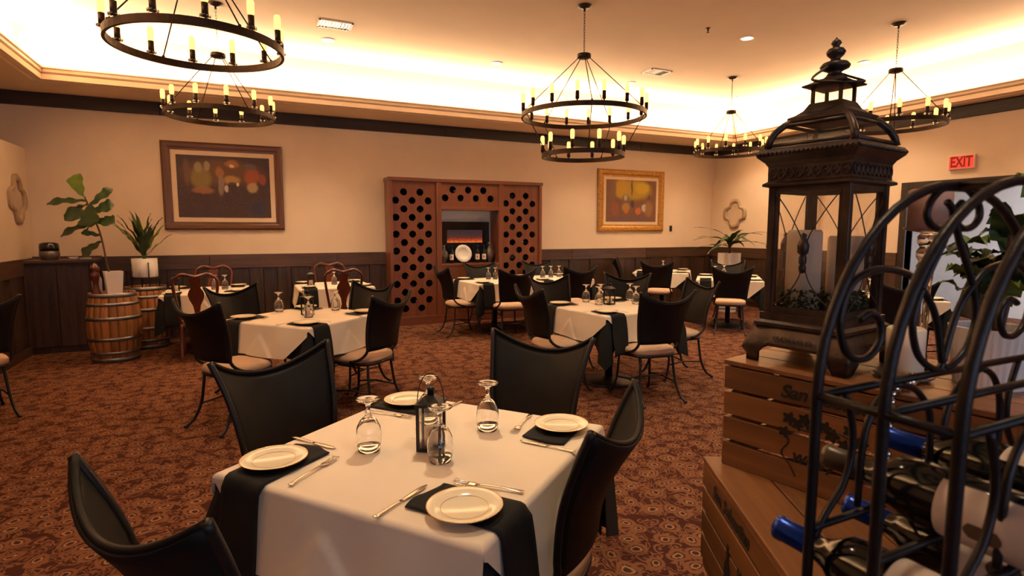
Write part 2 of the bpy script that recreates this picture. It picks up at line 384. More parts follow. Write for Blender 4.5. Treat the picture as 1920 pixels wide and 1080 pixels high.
# doorway: dark casing and a bright room past it
dr = struct(MB().b2(XR - .03, XR + .17, DY1, DY1 + .1, 0, DH + .1).b2(XR - .03, XR + .17, DY0 - .1, DY0, 0, DH + .1).b2(XR - .03, XR + .17, DY0, DY1, DH, DH + .1).build('door_1', M['beam'], bev=.004))
struct(MB().b2(12.0, 12.1, 1.0, 7.5, 0, 2.9).b2(XR + .15, 12.0, 7.4, 7.5, 0, 2.9).b2(XR + .15, 12.0, 1.0, 1.1, 0, 2.9).b2(XR + .15, 12.1, 1.0, 7.5, 2.85, 2.95).build('wall_side_room', M['white']))

# ------------------------------------------------------------------ furniture builders
def chair_proto():
    t = thing('dining_chair', (0, 0, 0))
    def W(v): return .205 + .05 * v + .02 * v ** 4
    def YB_(v): return -.205 - .115 * v + .03 * math.sin(PI * v)
    def back(u, v):
        a = 2 * u - 1; zt = .905 + .095 * abs(a) ** 2.0
        z = .535 + (zt - .535) * v
        return (a * W(v), YB_(v) - .062 * (1 - a * a) * (.55 + .45 * v), z)
    b = MB().grid(back, 16, 12).build('backrest', M['leather'], t, solid=.012)
    MB().tube([Vector(back(i / 24, 1)) + Vector((0, .004, .002)) for i in range(25)], .009, 6).build('top_piping', M['leather'], b)
    for s in (-1, 1):
        pts = [Vector(back((s + 1) / 2, v / 10)) + Vector((s * .006, 0, .004)) for v in range(10, -1, -1)]
        pts += [Vector((s * .218, -.17, .49)), Vector((s * .226, -.11, .455)), Vector((s * .226, -.04, .437))]
        MB().tube(spline(pts, 2), .0125, 7).build('back_tube', M['iron'], t)
    sh = lambda a: 1 / (abs(math.cos(a)) ** 3.2 + abs(math.sin(a)) ** 3.2) ** (1 / 3.2)
    def ringpt(r, z, n=32): return [(r * sh(2 * PI * k / n) * math.cos(2 * PI * k / n), r * sh(2 * PI * k / n) * math.sin(2 * PI * k / n), z) for k in range(n)]
    m = MB(); pr = [(.205, .425), (.222, .435), (.226, .455), (.215, .478), (.17, .492), (.09, .497)]
    vs = []; n = 32
    for r, z in pr: vs += ringpt(r, z, n)
    vs.append((0, 0, .498)); fs = [(i * n + k, i * n + (k + 1) % n, (i + 1) * n + (k + 1) % n, (i + 1) * n + k) for i in range(len(pr) - 1) for k in range(n)]
    fs += [((len(pr) - 1) * n + k, (len(pr) - 1) * n + (k + 1) % n, len(vs) - 1) for k in range(n)] + [tuple(range(n))[::-1]]
    m.add(vs, fs, True).build('seat', M['cushion'], t)
    MB().tube(ringpt(.215, .418), .014, 6, True).build('seat_frame', M['iron'], t)
    for sx in (-1, 1):
        MB().tube(spline([(sx * .165, -.17, .415), (sx * .175, -.18, .30), (sx * .185, -.20, .17), (sx * .20, -.25, .06), (sx * .215, -.31, .012)], 4), .0115, 7).ball((sx * .216, -.314, .012), .017, 8, 5, .7).build('leg', M['iron'], t)
        MB().tube(spline([(sx * .165, .17, .415), (sx * .172, .175, .30), (sx * .182, .185, .16), (sx * .20, .215, .05), (sx * .21, .24, .012)], 4), .0115, 7).ball((sx * .211, .243, .012), .017, 8, 5, .7).build('leg', M['iron'], t)
        MB().tube([(sx * .185, -.20, .17), (sx * .178, 0, .185), (sx * .182, .185, .16)], .008, 6).build('stretcher', M['iron'], t)
    MB().tube([(-.178, 0, .185), (0, 0, .19), (.178, 0, .185)], .008, 6).build('stretcher', M['iron'], t)
    return t
def wood_chair_proto():
    t = thing('splat_back_chair', (0, 0, 0))
    for s in (-1, 1):
        MB().tube(spline([(s * .17, -.20, .44), (s * .185, -.235, .6), (s * .215, -.265, .8), (s * .225, -.29, .93), (s * .19, -.30, .995)], 4), .017, 8).build('back_post', M['qa'], t)
        MB().tube(spline([(s * .17, -.20, .44), (s * .175, -.21, .25), (s * .18, -.26, .02)], 4), [.019] * 9, 8).build('leg', M['qa'], t)
        MB().tube(spline([(s * .20, .19, .43), (s * .225, .215, .34), (s * .205, .20, .18), (s * .20, .195, .06), (s * .22, .22, .015)], 4), [.032, .034, .036, .036, .034, .03, .026, .023, .02, .018, .017, .016, .016, .018, .022, .028, .03], 8).build('leg', M['qa'], t)
    MB().tube(spline([(-.19, -.30, .985), (-.13, -.305, 1.02), (-.06, -.31, 1.005), (0, -.31, .99), (.06, -.31, 1.005), (.13, -.305, 1.02), (.19, -.30, .985)], 4), .021, 8).build('crest_rail', M['qa'], t)
    half = [(.035, .46), (.04, .52), (.028, .58), (.04, .66), (.075, .74), (.085, .80), (.07, .84), (.05, .87), (.055, .93), (.065, .985)]
    poly = [(x, z) for x, z in half] + [(-x, z) for x, z in half[::-1]]
    m = MB(); m.M = Matrix.Translation((0, -.19, .44)) @ Matrix.Rotation(R(12), 4, 'X') @ Matrix.Translation((0, 0, -.44)); m.prism(poly, -.007, .007).build('splat', M['qa'], t, bev=.003)
    MB().prism([(-.19, -.21), (.19, -.21), (.235, .21), (.215, .235), (-.215, .235), (-.235, .21)], .40, .45, 'z').build('seat_rail', M['qa'], t, bev=.006)
    MB().prism([(-.17, -.18), (.17, -.18), (.21, .20), (-.21, .20)], .45, .485, 'z').build('seat', M['cushion'], t, bev=.015)
    return t
HT, AT = .76, .48            # table height, half side
def table_proto():
    t = thing('pedestal_table', (0, 0, 0))
    MB().b2(-AT, AT, -AT, AT, HT - .03, HT - .004).build('tabletop', M['dark'], t, bev=.006)
    MB().lathe([(.038, .04), (.038, .69), (.06, .70), (.06, .725)], 16).build('post', M['iron'], t)
    MB().lathe([(.27, 0), (.275, .012), (.26, .022), (.10, .04), (.05, .055)], 28).build('base', M['iron'], t)
    m = MB().box((0, 0, .718), (.6, .05, .012)).box((0, 0, .718), (.05, .6, .012)); m.build('cross_plate', M['iron'], t)
    return t
def cloth_sides(mb, drop, off0, flare, rip, seed, nu=32, nv=12, z=HT, r=.02, pleat=None):
    rnd = random.Random(seed); ph = [rnd.uniform(0, 6) for _ in range(8)]; o1 = AT + off0
    for k in range(4):
        a = k * PI / 2; ca, sa = math.cos(a), math.sin(a)
        def fn(u, v, ca=ca, sa=sa, k=k):
            if v < .34:                                             # rolled edge of the table top
                q = v / .34 * PI / 2; o = o1 - r + r * math.sin(q); d = r - r * math.cos(q); s_ = (2 * u - 1) * o
            else:
                s_ = (2 * u - 1) * o1; D = max(drop(s_, k), r); d = r + (D - r) * (v - .34) / .66; e = min(1, (d - r) / .12)
                o = o1 + flare * min(d - r, .3) + rip * e * (math.sin(s_ * 11 + ph[k]) + .5 * math.sin(s_ * 23 + ph[k + 4]))
                if pleat:
                    h = (d - pleat[1]) * .75 - abs(s_ - pleat[0]); o += .013 * max(0, min(1, h / .010))
            return (o * ca - s_ * sa, o * sa + s_ * ca, z - d)
        mb.grid(fn, nu, nv)
def white_cloth_mesh(seed):
    h = AT + .006 - .02; m = MB(); m.grid(lambda u, v: ((2 * u - 1) * h, (2 * v - 1) * h, HT + .004), 8, 8)
    rnd = random.Random(seed); sk = [rnd.uniform(-.015, .015) for _ in range(4)]
    cloth_sides(m, lambda s_, k: max(.032, min(.525 - abs(s_ - sk[k]) * (1 + .04 * math.sin(9 * s_)), .258 + .006 * math.sin(9 * s_ + k))), .006, .13, .007, seed, nu=60, nv=36, z=HT + .004, pleat=(-.02, .075))
    return m
def black_cloth_mesh(seed):
    h = AT + .002 - .02; m = MB(); m.grid(lambda u, v: ((2 * u - 1) * h, (2 * v - 1) * h, HT), 4, 4)
    cloth_sides(m, lambda s_, k: .25 + .20 * math.exp(-((AT - abs(s_)) / .10) ** 2), .0, .02, .002, seed + 50, nv=9)
    # tails of cloth hanging from the four corners
    for k in range(4):
        a = k * PI / 2 + PI / 4; e = Vector((math.cos(a), math.sin(a), 0)); n = Vector((-e.y, e.x, 0)); r0 = (AT + .002) * math.sqrt(2)
        pts = []
        for (rr, q, z) in ((-.035, .03, -.03), (-.012, 0, -.03), (-.035, -.03, -.03), (-.02, .06, -.2), (.055, .004, -.2), (-.02, -.06, -.2), (-.015, .07, -.42), (.085, .005, -.47), (-.015, -.07, -.42)):
            pts.append(e * (r0 + rr) + n * q + Vector((0, 0, HT + z)))
        m.add(pts, [(0, 1, 4, 3), (1, 2, 5, 4), (3, 4, 7, 6), (4, 5, 8, 7)], True)
    return m
def goblet_mesh():
    # stands upside down on its rim: outer skin then inner skin
    return MB().lathe([(.036, 0), (.0425, .03), (.044, .055), (.040, .085), (.028, .108), (.013, .122), (.0075, .135), (.0065, .150), (.010, .165), (.022, .174), (.040, .179), (.042, .182), (.038, .1835), (.0001, .1825),
                       ][:-1] + [(.0001, .1825), (.0001, .118), (.012, .116), (.026, .104), (.0375, .083), (.0415, .055), (.040, .03), (.0345, 0)], 24, closed=True)
def plate_proto():
    p = MB().lathe([(.055, 0), (.058, .004), (.068, .006), (.100, .016), (.103, .0175), (.100, .019), (.070, .0105), (.062, .0075), (.0001, .0070)], 36)
    t = p.build('dinner_plate', M['china'])
    MB().tube([(.1025 * math.cos(2 * PI * k / 40), .1025 * math.sin(2 * PI * k / 40), .018) for k in range(40)], .0012, 4, True).build('gold_rim', M['gold'], t)
    MB().tube([(.065 * math.cos(2 * PI * k / 36), .065 * math.sin(2 * PI * k / 36), .0092) for k in range(36)], .0006, 4, True).build('gold_line', M['gold'], t)
    return t
def fork_mesh():
    m = MB(); m.M = Matrix.Scale(1, 4)
    m.grid(lambda u, v: ((2 * u - 1) * (.0042 + .004 * max(0, 1 - v * 3) + .002 * max(0, v - .85) * 6), -.11 + .145 * v, .003 + .004 * math.sin(PI * v) ), 4, 12)
    m.grid(lambda u, v: ((2 * u - 1) * (.004 + .0085 * math.sin(min(1, v * 1.6) * PI / 2)), .035 + .03 * v, .004 - .002 * v), 4, 6)
    for k in range(4): m.grid(lambda u, v, k=k: (-.0115 + .0077 * k + (u - .5) * .0042, .064 + .045 * v, .002 + .006 * v * v), 1, 5)
    return m
def knife_mesh():
    m = MB(); m.grid(lambda u, v: ((2 * u - 1) * (.0055 + .0015 * math.cos(PI * v)), -.11 + .11 * v, .0035), 4, 8)
    m.grid(lambda u, v: ((2 * u - 1) * .0085 * math.sin(min(1., .45 + v) * PI / 2) * (1 if v < .8 else 1 - (v - .8) * 3.6), .0 + .11 * v, .002), 4, 12)
    return m
def napkin_mesh(hang=.33, seed=0):
    """a folded strip: lies under the plate and hangs over the table edge next to the corner (local x = edge normal)"""
    w = .083; rnd = random.Random(seed); t0 = -.335 + rnd.uniform(-.01, .01); e0 = AT + .010; r = .022; p1, p2 = rnd.uniform(0, 6), rnd.uniform(0, 6)
    def fn(u, v):
        q = 2 * u - 1; l = .205 + .012 * math.sin(q * 2 + p1) + (e0 - .205 + hang) * v; t = t0 + q * w
        if l < e0 - r: return (l, t, HT + .0085 + .004 * max(0, math.sin(l * 45 + q * 3 + p2)) * max(0, 1 - (l - .2) / .08))
        l -= e0 - r
        if l < r * PI / 2: return (e0 - r + r * math.sin(l / r), t, HT + .0085 - r + r * math.cos(l / r))
        d = l - r * PI / 2; return (e0 + .155 * min(d, .3) + .004 * math.sin(d * 14 + q * 2 + p1) + .006, t + q * .006 * math.sin(d * 9), HT + .0085 - r - d)
    return MB().grid(fn, 10, 44)
def table_lantern_proto():
    t = thing('candle_lantern', (0, 0, 0)); h = .043
    MB().b2(-h, h, -h, h, 0, .012).build('base', M['iron'], t)
    for sx in (-1, 1):
        for sy in (-1, 1): MB().box((sx * (h - .005), sy * (h - .005), .085), (.010, .010, .15)).build('post', M['iron'], t)
    MB().b2(-h - .004, h + .004, -h - .004, h + .004, .155, .166).lathe([(.058, .166), (.018, .19)], 4, ph=PI / 4, smooth=False).build('roof', M['iron'], t)
    MB().lathe([(.012, .188), (.012, .208), (.015, .210), (.015, .216), (.001, .219)], 12).build('cap', M['iron'], t)
    MB().tube([(.047 * math.cos(a), 0, .16 + (.105 * math.sin(a))) for a in [PI * k / 20 for k in range(21)]], .0018, 5).build('handle', M['iron'], t)
    MB().lathe([(.024, .012), (.024, .075), (.02, .078), (.001, .077)], 16).build('candle', M['wax'], t)
    for k in range(4):
        m = MB(); m.M = Matrix.Rotation(k * PI / 2, 4, 'Z'); m.b2(-h + .01, h - .01, h - .007, h - .005, .013, .155).build('pane', M['lpane'], t)
    return t
CHAIR = chair_proto(); WCHAIR = wood_chair_proto(); TABLE = table_proto(); PLATE = plate_proto(); TLANT = table_lantern_proto()
GOB = goblet_mesh().mesh('goblet'); FORK = fork_mesh().mesh('fork'); KNIFE = knife_mesh().mesh('knife')
NAPK = [napkin_mesh(.36, 1).mesh('napkin'), napkin_mesh(.30, 2).mesh('napkin')]
for m, k in ((GOB, 'glass'), (FORK, 'steel'), (KNIFE, 'steel'), (NAPK[0], 'black_linen'), (NAPK[1], 'black_linen')): m.materials.append(M[k])
WCL = [white_cloth_mesh(i).mesh('table_overlay') for i in range(3)]; BCL = [black_cloth_mesh(i).mesh('tablecloth') for i in range(2)]
for m in WCL: m.materials.append(M['linen'])
for m in BCL: m.materials.append(M['black_linen'])
used = set()
def inst(proto, loc, rz, label, cat, group=None):
    o = proto if proto.name not in used else copy_tree(proto)
    used.add(proto.name); o.location = loc; o.rotation_euler.z = rz; return tag(o, label, cat, group)
def imesh(name, me, loc, rz, label, cat, group=None, sol=0):
    o = bpy.data.objects.new(name, me); C.objects.link(o); o.location = loc; o.rotation_euler.z = rz
    if sol:
        k = o.modifiers.new('solidify', 'SOLIDIFY'); k.thickness = sol; k.offset = 1
    return tag(o, label, cat, group)
def chair_at(ear, ang, label, group='black leather dining chairs', proto=None):
    # ear: midpoint of the two top corners of the back; ang: direction (deg) from the table to the chair
    a = R(ang); d = .315 if proto is None else .30
    inst(proto or CHAIR, (ear[0] - d * math.cos(a), ear[1] - d * math.sin(a), 0), a + PI / 2, label, 'chair', group)
def setting(c, rot, k, pos, where, name, nap=True, cut=True, seed=0):
    a = rot + k * PI / 2; e = Vector((math.cos(a), math.sin(a))); n = Vector((-e.y, e.x))
    P = lambda r, t: (c[0] + e.x * r + n.x * t, c[1] + e.y * r + n.y * t)
    if nap: imesh('napkin', NAPK[seed % 2], (c[0], c[1], 0), a + PI / 4, f'black napkin hanging near the {pos} corner of {where}', 'napkin', 'black napkins', .003)
    x, y = P(.505, 0); inst(PLATE, (x, y, HT + .0135), a + seed, f'cream gold rimmed plate on the {pos} corner of {where}', 'plate', 'gold rimmed dinner plates')
    if cut:
        for me, nm, (p, q) in ((FORK, 'fork', ((.466, .205), (.30, -.005))), (KNIFE, 'knife', ((.462, -.235), (.312, -.065)))):
            x0, y0 = P(*p); x1, y1 = P(*q); z = HT + .0065
            imesh(nm, me, ((x0 + x1) / 2, (y0 + y1) / 2, z), math.atan2(y1 - y0, x1 - x0) - PI / 2, f'steel {nm} by the {pos} plate of {where}', nm, nm + 's on the tables', .0015)
def dress(c, rot, where, names, glasses, lantern=None, seed=0, cut=True, naps=(1, 1, 1, 1), plates=(1, 1, 1, 1)):
    """rot: direction in degrees of the first table corner (settings lie on the corners)"""
    r = R(rot); side = r - PI / 4
    inst(TABLE, (c[0], c[1], 0), side, f'black pedestal table under the cloths, {where}', 'table', 'pedestal tables')
    imesh('tablecloth', BCL[seed % 2], (c[0], c[1], 0), side, f'black square tablecloth under the white one on {where}', 'tablecloth', 'black tablecloths')
    imesh('table_overlay', WCL[seed % 3], (c[0], c[1], 0), side, f'white linen cloth laid cornerwise on {where}', 'tablecloth', 'white tablecloths')
    for k in range(4):
        if plates[k]: setting(c, r, k, names[k], where, '', naps[k], cut, seed + k)
    for (x, y, nm) in glasses:
        imesh('goblet', GOB, (x, y, HT + .0055), 0, f'upturned goblet {nm} {where}', 'glass', 'upturned goblets')
    if lantern: inst(TLANT, (lantern[0], lantern[1], HT + .0055), R(lantern[2]), f'small black candle lantern on {where}', 'lantern', 'table lanterns')

# ------------------------------------------------------------------ tables and chairs
T1 = 'the nearest table'
dress((.561, 1.859), 173.5, T1, ('left', 'front', 'right', 'back'),
      [(.359, 1.903, 'left of the lantern on'), (.553, 1.715, 'in front of the lantern on'), (.807, 1.917, 'right of the lantern on'), (.628, 2.09, 'behind the lantern on')], (.560, 1.835, -30), 0)
chair_at((1.335, 2.475), 36, 'black leather chair behind the nearest table, right one of its two far chairs')
chair_at((.10, 2.60), 122, 'black leather chair behind the nearest table, left one of its two far chairs')
chair_at((.99, 1.36), -49, 'black leather chair at the right side of the nearest table, seen edge on')
chair_at((-.225, 1.33), 212, 'black leather chair at the bottom left, turned to the nearest table')
T2 = 'the middle left table'
dress((.474, 5.25), 175, T2, ('left', 'front', 'right', 'back'), [(.27, 5.62, 'at the far left of'), (.483, 5.142, 'at the centre of'), (.76, 5.52, 'at the far right of')], (.49, 5.30, 20), 1)
chair_at((-.34, 4.72), 216, 'black leather chair at the left of the middle left table, long curved leg in view')
chair_at((1.10, 4.64), -47, 'black leather chair at the right of the middle left table, tan seat showing')
chair_at((1.16, 5.75), 34, 'black leather chair behind the right corner of the middle left table')
chair_at((-.12, 5.98), 126, 'black leather chair behind the left corner of the middle left table')
T4 = 'the centre right table'
dress((3.28, 4.63), 232, T4, ('front left', 'front right', 'back right', 'back left'),
      [(3.25, 5.02, 'at the far left of'), (3.25, 4.78, 'at the left centre of'), (3.42, 5.0, 'behind the lantern on'), (3.75, 4.93, 'at the far right of'), (3.62, 4.66, 'at the right centre of')], (3.35, 4.74, 15), 2)
chair_at((3.25, 3.74), 266, 'black leather chair in front of the centre right table, beige seat toward the camera')
chair_at((2.36, 4.62), 180, 'black leather chair at the left of the centre right table, seen from behind its side')
chair_at((3.16, 5.66), 96, 'black leather chair behind the centre right table, left one with brown lit inner face')
chair_at((4.23, 5.62), 48, 'dark chair behind the centre right table, between it and the far corner tables')
chair_at((4.36, 4.50), -8, 'black leather chair at the right of the centre right table, turned away to the left')
T3 = 'the wine wall table'
dress((3.42, 7.82), 228, T3, ('front left', 'front right', 'back right', 'back left'), [(3.40, 8.02, 'on the left of a pair at the back of'), (3.50, 7.98, 'on the right of a pair at the back of')], None, 0, False)
chair_at((3.36, 6.90), 268, 'black leather chair in front of the table before the wine wall')
chair_at((2.55, 7.75), 182, 'black leather chair at the left of the table before the wine wall, in profile')
chair_at((3.50, 8.62), 88, 'dark chair between the wine wall and its table, facing the camera')
T3b = 'the second wine wall table'
dress((4.45, 7.88), 225, T3b, ('front left', 'front right', 'back right', 'back left'), [(4.30, 7.92, 'leftmost of three on'), (4.45, 7.92, 'middle of three on'), (4.60, 7.92, 'rightmost of three on')], None, 1, False)
chair_at((4.40, 6.95), 270, 'black leather chair with pink lit seat before the table right of the wine wall table')
chair_at((4.62, 8.72), 85, 'dark chair behind the table right of the wine wall table, by the wainscot')
T5 = 'the barrel side table'
dress((-.44, 8.10), 225, T5, ('front left', 'front right', 'back right', 'back left'), [(-.36, 8.12, 'left one of a pair on'), (-.24, 8.10, 'right one of a pair on')], (-.78, 8.0, 10), 2, False)
chair_at((-.52, 7.32), 268, 'polished mahogany chair with vase splat in front of the back left table', 'mahogany splat back chairs', WCHAIR)
chair_at((-.40, 8.93), 92, 'polished mahogany chair behind the back left table by the wainscot', 'mahogany splat back chairs', WCHAIR)
T6 = 'the table left of wine wall'
dress((1.10, 8.15), 225, T6, ('front left', 'front right', 'back right', 'back left'), [(1.12, 8.15, 'left one of a pair on'), (1.28, 8.12, 'right one of a pair on')], (.80, 8.05, 0), 0, False)
chair_at((1.13, 7.38), 265, 'polished mahogany chair in front of the back table left of the wine wall', 'mahogany splat back chairs', WCHAIR)
chair_at((1.16, 8.93), 92, 'polished mahogany chair behind the back table left of the wine wall', 'mahogany splat back chairs', WCHAIR)
T7 = 'the far right corner table'
dress((7.05, 8.30), 180, T7, ('left', 'front', 'right', 'back'), [(7.15, 8.40, 'standing alone on')], None, 1, False)
chair_at((6.35, 7.62), 222, 'black leather chair in front of the far back right corner table')
chair_at((6.40, 8.85), 140, 'dark chair behind the far back right corner table near the wainscot')
inst_candle = MB().lathe([(.035, 0), (.035, .09), (.03, .094), (.001, .093)], 16).build('pillar_candle', M['wax'], None, (6.75, 8.25, HT + .0055)); tag(inst_candle, 'short ivory candle on the far back right corner table', 'candle')
T8 = 'the right hand table'
dress((6.95, 6.60), 180, T8, ('left', 'front', 'right', 'back'), [(6.80, 6.75, 'left one of a pair on'), (7.1, 6.85, 'right one of a pair on')], None, 2, False)
chair_at((6.33, 5.95), 227, 'black leather chair with pale seat in front of the right hand table')
chair_at((7.60, 7.25), 47, 'dark chair behind the right hand table near the corner')
T9 = 'the doorway table'
dress((6.75, 4.05), 180, T9, ('left', 'front', 'right', 'back'), [(6.7, 4.2, 'at the middle of')], None, 0, False)
chair_at((6.10, 3.45), 225, 'black leather chair before the table behind the big lantern')
chair_at((7.35, 3.40), -47, 'black leather chair at the doorway end of the table behind the big lantern')
chair_at((-1.90, 5.66), 297, 'black leather chair cut off by the left edge, one curved leg in view')

# ------------------------------------------------------------------ ceiling things
def chandelier(c, rings, label, cups=True, rods=4):
    """rings: list of (z, radius, bulbs)"""
    t = thing('chandelier', (c[0], c[1], ZC), 0, label, 'chandelier', 'wagon wheel chandeliers')
    zh = rings[0][0] + .62 - ZC                                    # hub height, local
    MB().lathe([(.001, 0), (.075, 0), (.075, -.012), (.05, -.028), (.012, -.034), (.012, -.06), (.001, -.06)], 20).build('canopy', M['bronze'], t)
    m = MB(); z = -.06; k = 0
    while z > zh + .03:
        o = k % 2
        m.tube([((.008 * math.cos(a)) * (1 - o), (.008 * math.cos(a)) * o, z - .019 + .019 * math.sin(a)) for a in [2 * PI * i / 8 for i in range(8)]], .0025, 4, True); z -= .030; k += 1
    m.build('chain', M['bronze'], t)
    MB().lathe([(.001, zh + .035), (.07, zh + .03), (.075, zh + .02), (.075, zh - .01), (.04, zh - .02), (.001, zh - .02)], 20).build('hub', M['bronze'], t)
    for ri, (zr, rad, n) in enumerate(rings):
        z = zr - ZC
        MB().lathe([(rad + .010, z - .024), (rad + .010, z + .024), (rad - .010, z + .024), (rad - .010, z - .024)], 56, closed=True, smooth=False).build('ring', M['bronze'], t)
        ztop, rtop = (zh - .01, .06) if ri == 0 else (rings[ri - 1][0] - ZC - .02, rings[ri - 1][1] - .02)
        for k in range(rods):
            a = 2 * PI * k / rods + .5; a2 = a
            p0 = Vector((rtop * math.cos(a), rtop * math.sin(a), ztop)); p1 = Vector((rad * math.cos(a2), rad * math.sin(a2), z + .03))
            MB().tube([p0, p1], .005, 6).ball(p1, .011, 8, 5).build('rod', M['bronze'], t)
        for k in range(n):
            a = 2 * PI * k / n + .13; x, y = rad * math.cos(a), rad * math.sin(a)
            s = MB().lathe([(.008, z + .02), (.008, z + .036), (.019, z + .038), (.019, z + .115), (.001, z + .115)], 12, (x, y, 0)).build('candle_socket', M['bronze'], t)
            MB().lathe([(.001, z + .115), (.014, z + .115), (.021, z + .13), (.0215, z + .195), (.015, z + .212), (.001, z + .216)], 12, (x, y, 0)).build('bulb', M['bulb'], s)
            if cups: MB().lathe([(.012, z + .024), (.03, z + .03), (.034, z + .042), (.030, z + .046), (.028, z + .036), (.012, z + .032)], 12, (x, y, 0), closed=True).build('glass_cup', M['glass'], s)
    return t
chandelier((-.215, 4.44), [(2.74, .523, 12)], 'single ring iron chandelier nearest the camera at the top left')
chandelier((-.16, 6.96), [(2.74, .528, 12)], 'single ring iron chandelier hanging behind the nearest one, above the dark painting')
chandelier((3.39, 5.34), [(2.75, .665, 16), (2.33, .44, 10)], 'two tier iron chandelier with chain in the middle of the room', False, 5)
chandelier((7.02, 6.75), [(2.74, .525, 12)], 'single ring iron chandelier at the far right, left of the big lantern')
chandelier((6.95, 4.22), [(2.74, .525, 12)], 'single ring iron chandelier right of the big lantern near the exit sign')
DN = {(5.77, 5.335): 'bright round downlight at the centre right of the ceiling', (3.38, 7.64): 'round downlight left of the two tier chandelier by the cove', (5.78, 7.7): 'round downlight right of the two tier chandelier by the vent',
      (1.07, 7.64): 'round downlight below the left ceiling vent', (8.13, 7.68): 'round downlight at the far right chandelier chain', (8.09, 5.35): 'round downlight right of the big lantern top'}
for x in (1.07, 3.38, 5.77, 8.1):  # two unseen rows, added to brighten the nearest table
    DN[(x, .68)] = 'added round downlight out of view above the camera end of the room, %s of its row' % ['leftmost', 'second from left', 'second from right', 'rightmost'][round((x - 1.07) / 2.34)]
    DN[(x, 3.0)] = 'added round downlight out of view over the near part of the room, %s of its row' % ['leftmost', 'second from left', 'second from right', 'rightmost'][round((x - 1.07) / 2.34)]
for (x, y), lb in DN.items():
    l = bpy.data.lights.new('downlight', 'SPOT'); l.energy = 230 if y > 2 else 90; l.color = (1, .76, .48); l.spot_size = R(100); l.spot_blend = .85; l.shadow_soft_size = .07
    o = bpy.data.objects.new('downlight', l); C.objects.link(o); o.location = (x, y, ZC - .03)
    t = thing('recessed_downlight', (x, y, ZC), 0, lb, 'downlight', 'recessed downlights')
    MB().lathe([(.085, -.002), (.085, -.010), (.068, -.012), (.064, -.004)], 24, closed=True).build('trim_ring', M['plastic'], t)
    MB().lathe([(.001, -.004), (.064, -.004), (.060, -.007), (.001, -.008)], 24).build('lens', M['can'], t)
for (x, y, lb) in ((1.07, 7.06, 'white ceiling air vent at the upper left, left of centre'), (5.75, 7.02, 'white ceiling air vent right of the two tier chandelier')):
    t = thing('air_vent', (x, y, ZC), 0, lb, 'vent', 'ceiling vents')
    w, h = .19, .13
    MB().b2(-w, w, -h, -h + .02, -.012, 0).b2(-w, w, h - .02, h, -.012, 0).b2(-w, -w + .02, -h, h, -.012, 0).b2(w - .02, w, -h, h, -.012, 0).build('frame', M['plastic'], t)
    MB().b2(-w + .02, w - .02, -h + .02, h - .02, -.003, -.001).build('backing', M['black'], t)
    for k in range(9):
        m = MB(); m.M = Matrix.Translation((-.15 + k * .0375, 0, -.006)) @ Matrix.Rotation(R(35 if k < 3 else (-35 if k > 5 else 0)), 4, 'Y'); m.box((0, 0, 0), (.022, .22, .002)).build('slat', M['plastic'], t)
t = thing('sprinkler_head', (5.08, 5.29, ZC), 0, 'small dark sprinkler head beside the brightest downlight', 'sprinkler')
MB().lathe([(.001, 0), (.03, 0), (.03, -.006), (.012, -.01), (.012, -.035), (.001, -.035)], 12).build('body', M['bronze'], t)
MB().lathe([(.001, -.05), (.02, -.05), (.02, -.053), (.001, -.053)], 12).tube([(.011, 0, -.033), (.004, 0, -.05)], .003, 5).tube([(-.011, 0, -.033), (-.004, 0, -.05)], .003, 5).build('deflector', M['bronze'], t)

# ------------------------------------------------------------------ wine wall
CX0, CX1, CYF, CYB, CZ1 = 2.07, 4.76, 8.83, 9.13, 2.34
t = thing('wine_cabinet', (0, 0, 0), 0, 'tall cherry wood wine wall with round bottle holes around a niche', 'cabinet')
def bx(n, *a, m='cherry'): return MB().b2(*a).build(n, M[m], t, bev=.004)
bx('side_panel', CX0, CX0 + .05, CYF - .028, CYB, 0, CZ1); bx('side_panel', CX1 - .05, CX1, CYF - .028, CYB, 0, CZ1)
bx('divider', 2.83, 2.91, CYF - .028, CYB, 0, CZ1 - .05); bx('divider', 3.94, 4.02, CYF - .028, CYB, 0, CZ1 - .05)
bx('top', CX0 - .015, CX1 + .015, CYF - .036, CYB, CZ1 - .05, CZ1 + .005, m='cherryh')
bx('plinth', CX0 + .05, CX1 - .05, CYF - .04, CYB, 0, .13, m='cherryh')
bx('niche_header', 2.91, 3.94, CYF - .026, CYB, 1.85, 1.90, m='cherryh')
bx('niche_shelf', 2.91, 3.94, CYF - .026, CYB, .93, .97, m='cherryh')
bx('lower_panel', 2.91, 3.94, CYF - .02, CYF, .13, .93)
for sx in (2.91, 3.94 - .012): bx('niche_side', sx, sx + .012, CYF - .02, CYB, .97, 1.85)
def holed(x0, x1, z0, z1, holes, r, name='bottle_panel'):
    n = 20; vs = [(x0, z0), (x1, z0), (x1, z1), (x0, z1)]; es = [(0, 1), (1, 2), (2, 3), (3, 0)]
    for hx, hz in holes:
        b = len(vs); vs += [(hx + r * math.cos(2 * PI * k / n), hz + r * math.sin(2 * PI * k / n)) for k in range(n)]; es += [(b + k, b + (k + 1) % n) for k in range(n)]
    V, E_, F_, *_ = delaunay_2d_cdt([Vector(v) for v in vs], es, [], 0, 1e-6)
    keep = [f for f in F_ if not any((sum(V[i].x for i in f) / 3 - hx) ** 2 + (sum(V[i].y for i in f) / 3 - hz) ** 2 < (r * .9) ** 2 for hx, hz in holes)]
    m = MB(); m.add([(v.x, CYF, v.y) for v in V], keep)
    for hx, hz in holes:
        m.add([(hx + r * math.cos(2 * PI * k / n), yy, hz + r * math.sin(2 * PI * k / n)) for yy in (CYF, CYF + .03) for k in range(n)], [(k, (k + 1) % n, n + (k + 1) % n, n + k) for k in range(n)], True)
    m.build(name, M['cherry'], t)
HL = []; HM = []; HR = []
